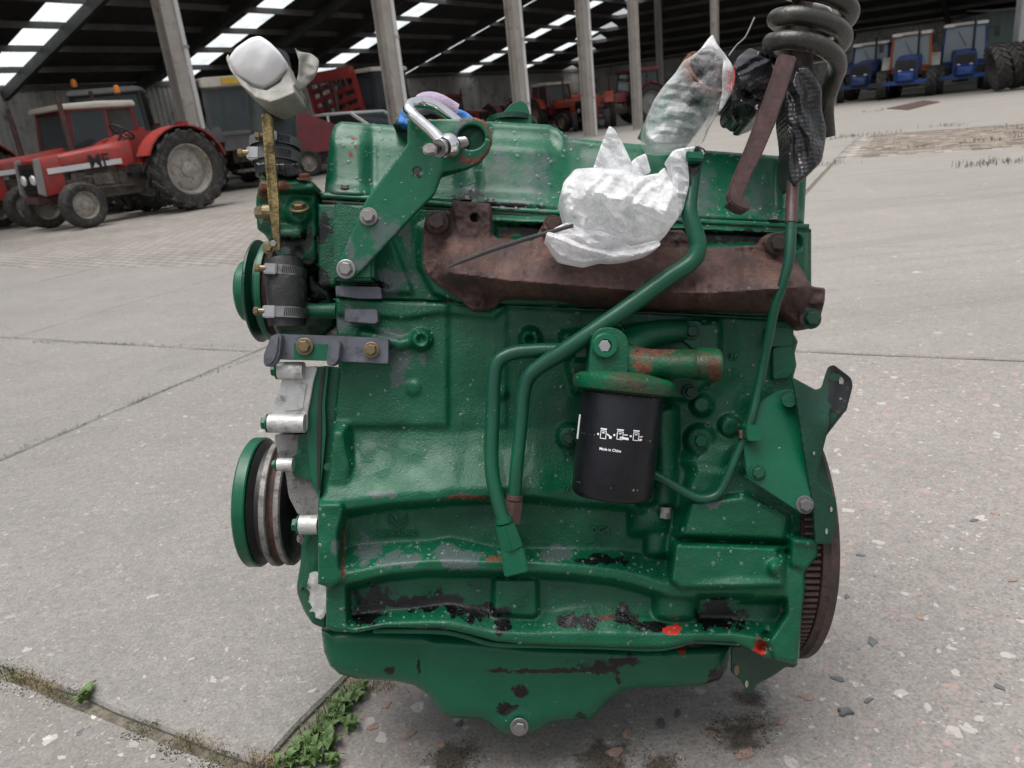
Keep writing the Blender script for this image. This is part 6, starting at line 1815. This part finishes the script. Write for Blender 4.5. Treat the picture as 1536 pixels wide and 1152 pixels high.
flap_ = arc_poly(zg([(85, 820), (150, 780), (240, 735), (350, 780), (500, 800), (620, 850), (700, 912), (900, 862), (922, 900), (800, 962), (650, 992), (500, 1000), (380, 1026), (270, 1010), (190, 985), (110, 880)]), 5)
def flap_h(X, Y):
    yl = np.interp(X, [815, 870, 920, 950, 990], [350, 372, 384, 383, 372])
    return .014 * np.clip(1 - np.abs(Y - yl) / 8, 0, 1) + .020 * facets(X, Y, 41, 20, 3, .1) + .008 * facets(X, Y, 43, 9, 2, .8) + .012
relief('bag_skirt', flap_, 1.8, flap_h, -.10, .03, 'white_plastic', wb_, rnd=3, sharp=12)
for i, pts in enumerate(([(430, 350), (480, 200), (545, 40), (582, 62), (650, 180), (722, 335), (722, 400), (640, 380)], [(706, 300), (740, 270), (810, 238), (848, 372), (775, 412), (720, 395)], [(900, 380), (945, 338), (966, 380), (1004, 470), (930, 450)])):
    relief('bag_corner', arc_poly(zg(pts), 3), 1.8, lambda X, Y, k=i: .020 * facets(X, Y, 50 + k, 20, 2.5, 1.3) + .005 * facets(X, Y, 55 + k, 8), -.080 + .008 * i, .004, 'white_plastic', wb_, rnd=1, sharp=12)
strip = arc_poly(zg([(978, 255), (1010, 216), (1090, 200), (1175, 186), (1150, 230), (1110, 300), (1122, 420), (1118, 480), (1080, 640), (1050, 700), (1020, 600), (1005, 380)]), 5)
relief('bag_tail', strip, 1.8, lambda X, Y: .020 * facets(X, Y, 61, 14, 3, 1.4) + .006 * facets(X, Y, 62, 7) + .01, -.090, .02, 'white_plastic', wb_, rnd=3, sharp=12)
# dark wrapped pipe end beside the tail
we = thing('wrapped_pipe_end', 'black polythene looped over the capped pipe end beside the white bag', 'wrapping', 1045, 240, 0)
relief('black_loop', arc_poly(zg([(1085, 230), (1100, 205), (1180, 184), (1235, 206), (1246, 240), (1215, 320), (1180, 390), (1150, 420), (1140, 640), (1112, 650), (1120, 480), (1128, 380), (1100, 290)]), 4), 1.6, lambda X, Y: .010 * folds(X, Y, 71, 20, 4), -.088, .018, 'black_plastic', we, rnd=4)
mk('pipe_cap', plate(arc_poly(zg([(1100, 240), (1110, 222), (1222, 225), (1228, 250), (1220, 290), (1105, 285)]), 3), -.106, .02), MT['sheet_green'], we, bevel=.003)
# cable tie
ct = thing('cable_tie', 'black cable tie sticking out from the white bag across the manifold', 'cable tie', 700, 390, 0)
mk('strap', tube([E(672, 401, -.105), E(690, 393, -.107), E(735, 376, -.11), E(790, 358, -.115), E(860, 338, -.12)], [.0008, .0026, .0029, .0029, .0026], 8, True, .35, upv=(0, 0, 1)), MT['pulley_black'], ct)
# ================================================================ top right: bagged elbow, black wrap, coil, bar
zc = lambda pts: Z(5.76, 930, 40, pts)
zk = lambda pts: Z(3.032, 1040, 0, pts)
el = etube('intake_elbow', [(985, 225, .10), (1000, 200, .09), (1022, 168, .075), (1046, 130, .045), (1058, 112, .012)], [34, 36, 37, 36, 35], 'cast_green', n=5, seg=28, cap=False)
rimc = E(1058, 112, .012)
rimn = Vector((.42, -.80, .42)).normalized()
mk('elbow_rim', xf(lathe([(mm(33), -.004), (mm(40), -.004), (mm(40), .006), (mm(33), .006)], 36, 'z', True), Matrix.Translation(rimc) @ Vector((0, 0, 1)).rotation_difference(rimn).to_matrix().to_4x4()), MT['rust_bright'], el, smooth=True, sharp=30)
mk('elbow_bore', xf(lathe([(mm(33), .0), (mm(30), -.03), (mm(26), -.06), (.001, -.062)], 36, 'z', cap=False), Matrix.Translation(rimc) @ Vector((0, 0, 1)).rotation_difference(rimn).to_matrix().to_4x4()), MT['filter_black'], el, smooth=True)
cbp = arc_poly(zc([(800, 60), (835, 150), (900, 225), (970, 330), (990, 430), (970, 560), (890, 700), (800, 820), (740, 960), (715, 1010), (600, 1015), (430, 1015), (300, 1005), (230, 955), (215, 860), (240, 770), (290, 640), (370, 520), (480, 400), (540, 300), (640, 240), (700, 190), (740, 130)]), 8)
cb_ = thing('clear_bag', 'clear plastic bag over an open elbow pipe behind the cover', 'plastic bag', 1030, 140, 0)
def cb_h(X, Y):
    ax_ = seg_d(995, 205, 1062, 108, X, Y)
    q = np.clip(1 - (ax_ / 62) ** 2, 0, 1)
    return .052 * np.sqrt(q) + .020 * facets(X, Y, 81, 24, 2.4, -.9) + .006 * facets(X, Y, 82, 9, 2, .4)
relief('bag_front', cbp, 1.8, cb_h, .035, .003, 'clear_plastic', cb_, rnd=2, sharp=12, closed_back=False)
relief('bag_seam', arc_poly(zc([(800, 60), (835, 150), (900, 225), (970, 330), (990, 430), (970, 560), (890, 700), (850, 740), (885, 560), (890, 400), (896, 270), (820, 190), (790, 170), (700, 195)]), 4), 1.8, lambda X, Y: .010 * folds(X, Y, 84, 22, 4), -.030, .003, 'white_plastic', cb_, rnd=1, closed_back=False)
mk('printed_text', xf(text_mesh('QUALITY', mm(7.5), .0002, True), Matrix.Translation(E(1094, 122, -.040)) @ Matrix.Rotation(math.radians(-86), 4, 'Y') @ Matrix.Rotation(math.pi / 2, 4, 'X')), MT['red_mark'], cb_)
mk('red_edge', tube(epath([(1100, 98, -.037), (1102, 114, -.037), (1099, 132, -.037)], 4), .0012, 6), MT['red_mark'], cb_)

bkp = thing('black_wrap', 'crumpled black polythene wrapped round the pipework behind the flat rusty bar', 'wrapping', 1140, 130, 0)
relief('wrap_body', arc_poly(zk([(165, 480), (180, 400), (185, 310), (200, 260), (258, 215), (310, 240), (340, 245), (385, 240), (400, 330), (390, 500), (300, 530), (235, 555), (205, 570), (180, 550)]), 5), 1.8, lambda X, Y: .03 * np.sqrt(np.clip(1 - ((X - 1125) / 45) ** 2 - ((Y - 128) / 62) ** 2, 0, 1)) + .034 * facets(X, Y, 91, 20, 2.2, .9) + .012 * facets(X, Y, 92, 9, 2, -.3), .0, .05, 'black_plastic', bkp, rnd=6, sharp=14)
tailp = arc_poly(zk([(470, 300), (520, 300), (560, 350), (585, 400), (585, 500), (606, 580), (600, 650), (585, 735), (520, 800), (460, 852), (440, 830), (424, 790), (430, 720), (440, 640), (420, 560), (400, 490), (430, 400)]), 6)
relief('wrap_tail', tailp, 1.6, lambda X, Y: .020 * np.sqrt(np.clip(1 - ((X - 1207) / 34) ** 2, 0, 1)) + .018 * facets(X, Y, 95, 14, 3.5, 1.45) * sstep(275, 225, Y), -.072, .03, 'black_mesh_plastic', bkp, rnd=6, sharp=50)

# flat rusty bar with bent foot
rb = thing('rusty_bar', 'flat dark rusty steel bar with a bent foot hanging below the coiled hose', 'steel bar', 1140, 200, 0)
mk('bar', plate(arc_poly(zk([(395, 240), (475, 255), (420, 430), (375, 560), (315, 700), (265, 800), (232, 885), (235, 910), (262, 935), (262, 955), (215, 948), (165, 915), (155, 885), (185, 800), (245, 660), (310, 490), (370, 320)]), 3, 2), -.098, .012), MT['bar_rust'], rb, bevel=.0025)
mk('foot', plate(arc_poly(zk([(168, 900), (196, 902), (232, 904), (264, 936), (256, 958), (215, 950), (170, 922)]), 3, 2), -.122, .030), MT['bar_rust'], rb, bevel=.003)

# coiled dark hose
co = thing('coiled_hose', 'thick dark grey hose wound in a tight coil above the rocker cover', 'hose', 1210, 60, 0)
pts = [(1240, 205, .02), (1238, 160, .005), (1249, 122, -.02), (1257, 100, -.045), (1250, 82, -.068), (1226, 67, -.082), (1192, 60, -.085), (1166, 61, -.070), (1157, 66, -.040), (1175, 76, -.012), (1215, 82, .0), (1252, 74, -.012), (1266, 56, -.040), (1256, 40, -.066), (1228, 29, -.080), (1196, 23, -.080), (1173, 25, -.066), (1164, 30, -.040), (1185, 40, -.012), (1225, 47, .0), (1260, 38, -.012), (1276, 20, -.040), (1268, 5, -.064), (1240, -8, -.076), (1208, -14, -.074), (1184, -16, -.05), (1190, -12, -.02), (1220, -8, 0)]
mk('hose', tube(epath(pts, 7), mm(13.4, -.05), 20), MT['coil_rubber'], co, smooth=True)
mk('core_pipe', tube(epath([(1200, 110, -.035), (1204, 60, -.04), (1206, 0, -.04), (1206, -60, -.04)], 5), mm(17), 18), MT['rust_dark'], co, smooth=True)
mk('cloth_wrap', tube(epath([(1218, 8, -.05), (1232, 14, -.05), (1240, 20, -.04)], 4), [mm(8)] * 9, 12), MT['tape_white'], co, smooth=True)
# thin wire sticking up
wr = thing('thin_wire', 'thin grey wire sticking up beside the clear bag', 'wire', 1110, 60, 0)
mk('wire', tube(epath([(1093, 84, .0), (1105, 68, .0), (1114, 60, .0), (1120, 52, .0), (1132, 26, .0)], 4), .0012, 6), MT['dull_alloy'], wr)

# ================================================================ rain drops standing on the paint
def scatter_drops(objs, n, seed, rmin, rmax):
    r_ = np.random.RandomState(seed)
    cand = []
    cam_l = EMI @ CAMP
    for o in objs:
        me = o.data
        mw = o.matrix_world if o.parent is None else o.matrix_basis
        for p in me.polygons:
            nn = p.normal
            v = (cam_l - p.center).normalized()
            if nn.dot(v) > .25 and p.area > 1e-8: cand.append((p.center.copy(), nn.copy(), p.area * (.35 + max(0, nn.z))))
    w_ = np.array([c[2] for c in cand]); w_ /= w_.sum()
    pick = r_.choice(len(cand), n, p=w_)
    vf = []
    for i in pick:
        c, nn, _ = cand[i]
        r = rmin + (rmax - rmin) * r_.rand() ** 3.2
        q = Vector((0, 0, 1)).rotation_difference(nn).to_matrix()
        V = []
        ang = r_.rand() * 6.28; asp = 1 + .5 * r_.rand()
        for rr, hh in ((1.0, -.05), (.8, .34), (.42, .52)):
            for k in range(7):
                a = 2 * math.pi * k / 7
                x, y = rr * r * math.cos(a) * asp, rr * r * math.sin(a)
                V.append(c + q @ Vector((x * math.cos(ang) - y * math.sin(ang), x * math.sin(ang) + y * math.cos(ang), hh * r)))
        V.append(c + q @ Vector((0, 0, .56 * r)))
        Fc = [(l * 7 + k, l * 7 + (k + 1) % 7, (l + 1) * 7 + (k + 1) % 7, (l + 1) * 7 + k) for l in range(2) for k in range(7)] + [(14 + k, 14 + (k + 1) % 7, 21) for k in range(7)]
        vf.append((V, Fc))
    V, Fc = join(*vf)
    o = mk('water_drops', (V, Fc), MT['water_drop'], eng, smooth=True, sharp=180)
    tag(o, kind='stuff')
scatter_drops([block, head], 1500, 1, .0008, .0032)
scatter_drops([cover, lbr, flange], 850, 2, .0008, .0034)
scatter_drops([pan, sp2, flt, bp, fp_, hs_, man], 620, 3, .0007, .0020)
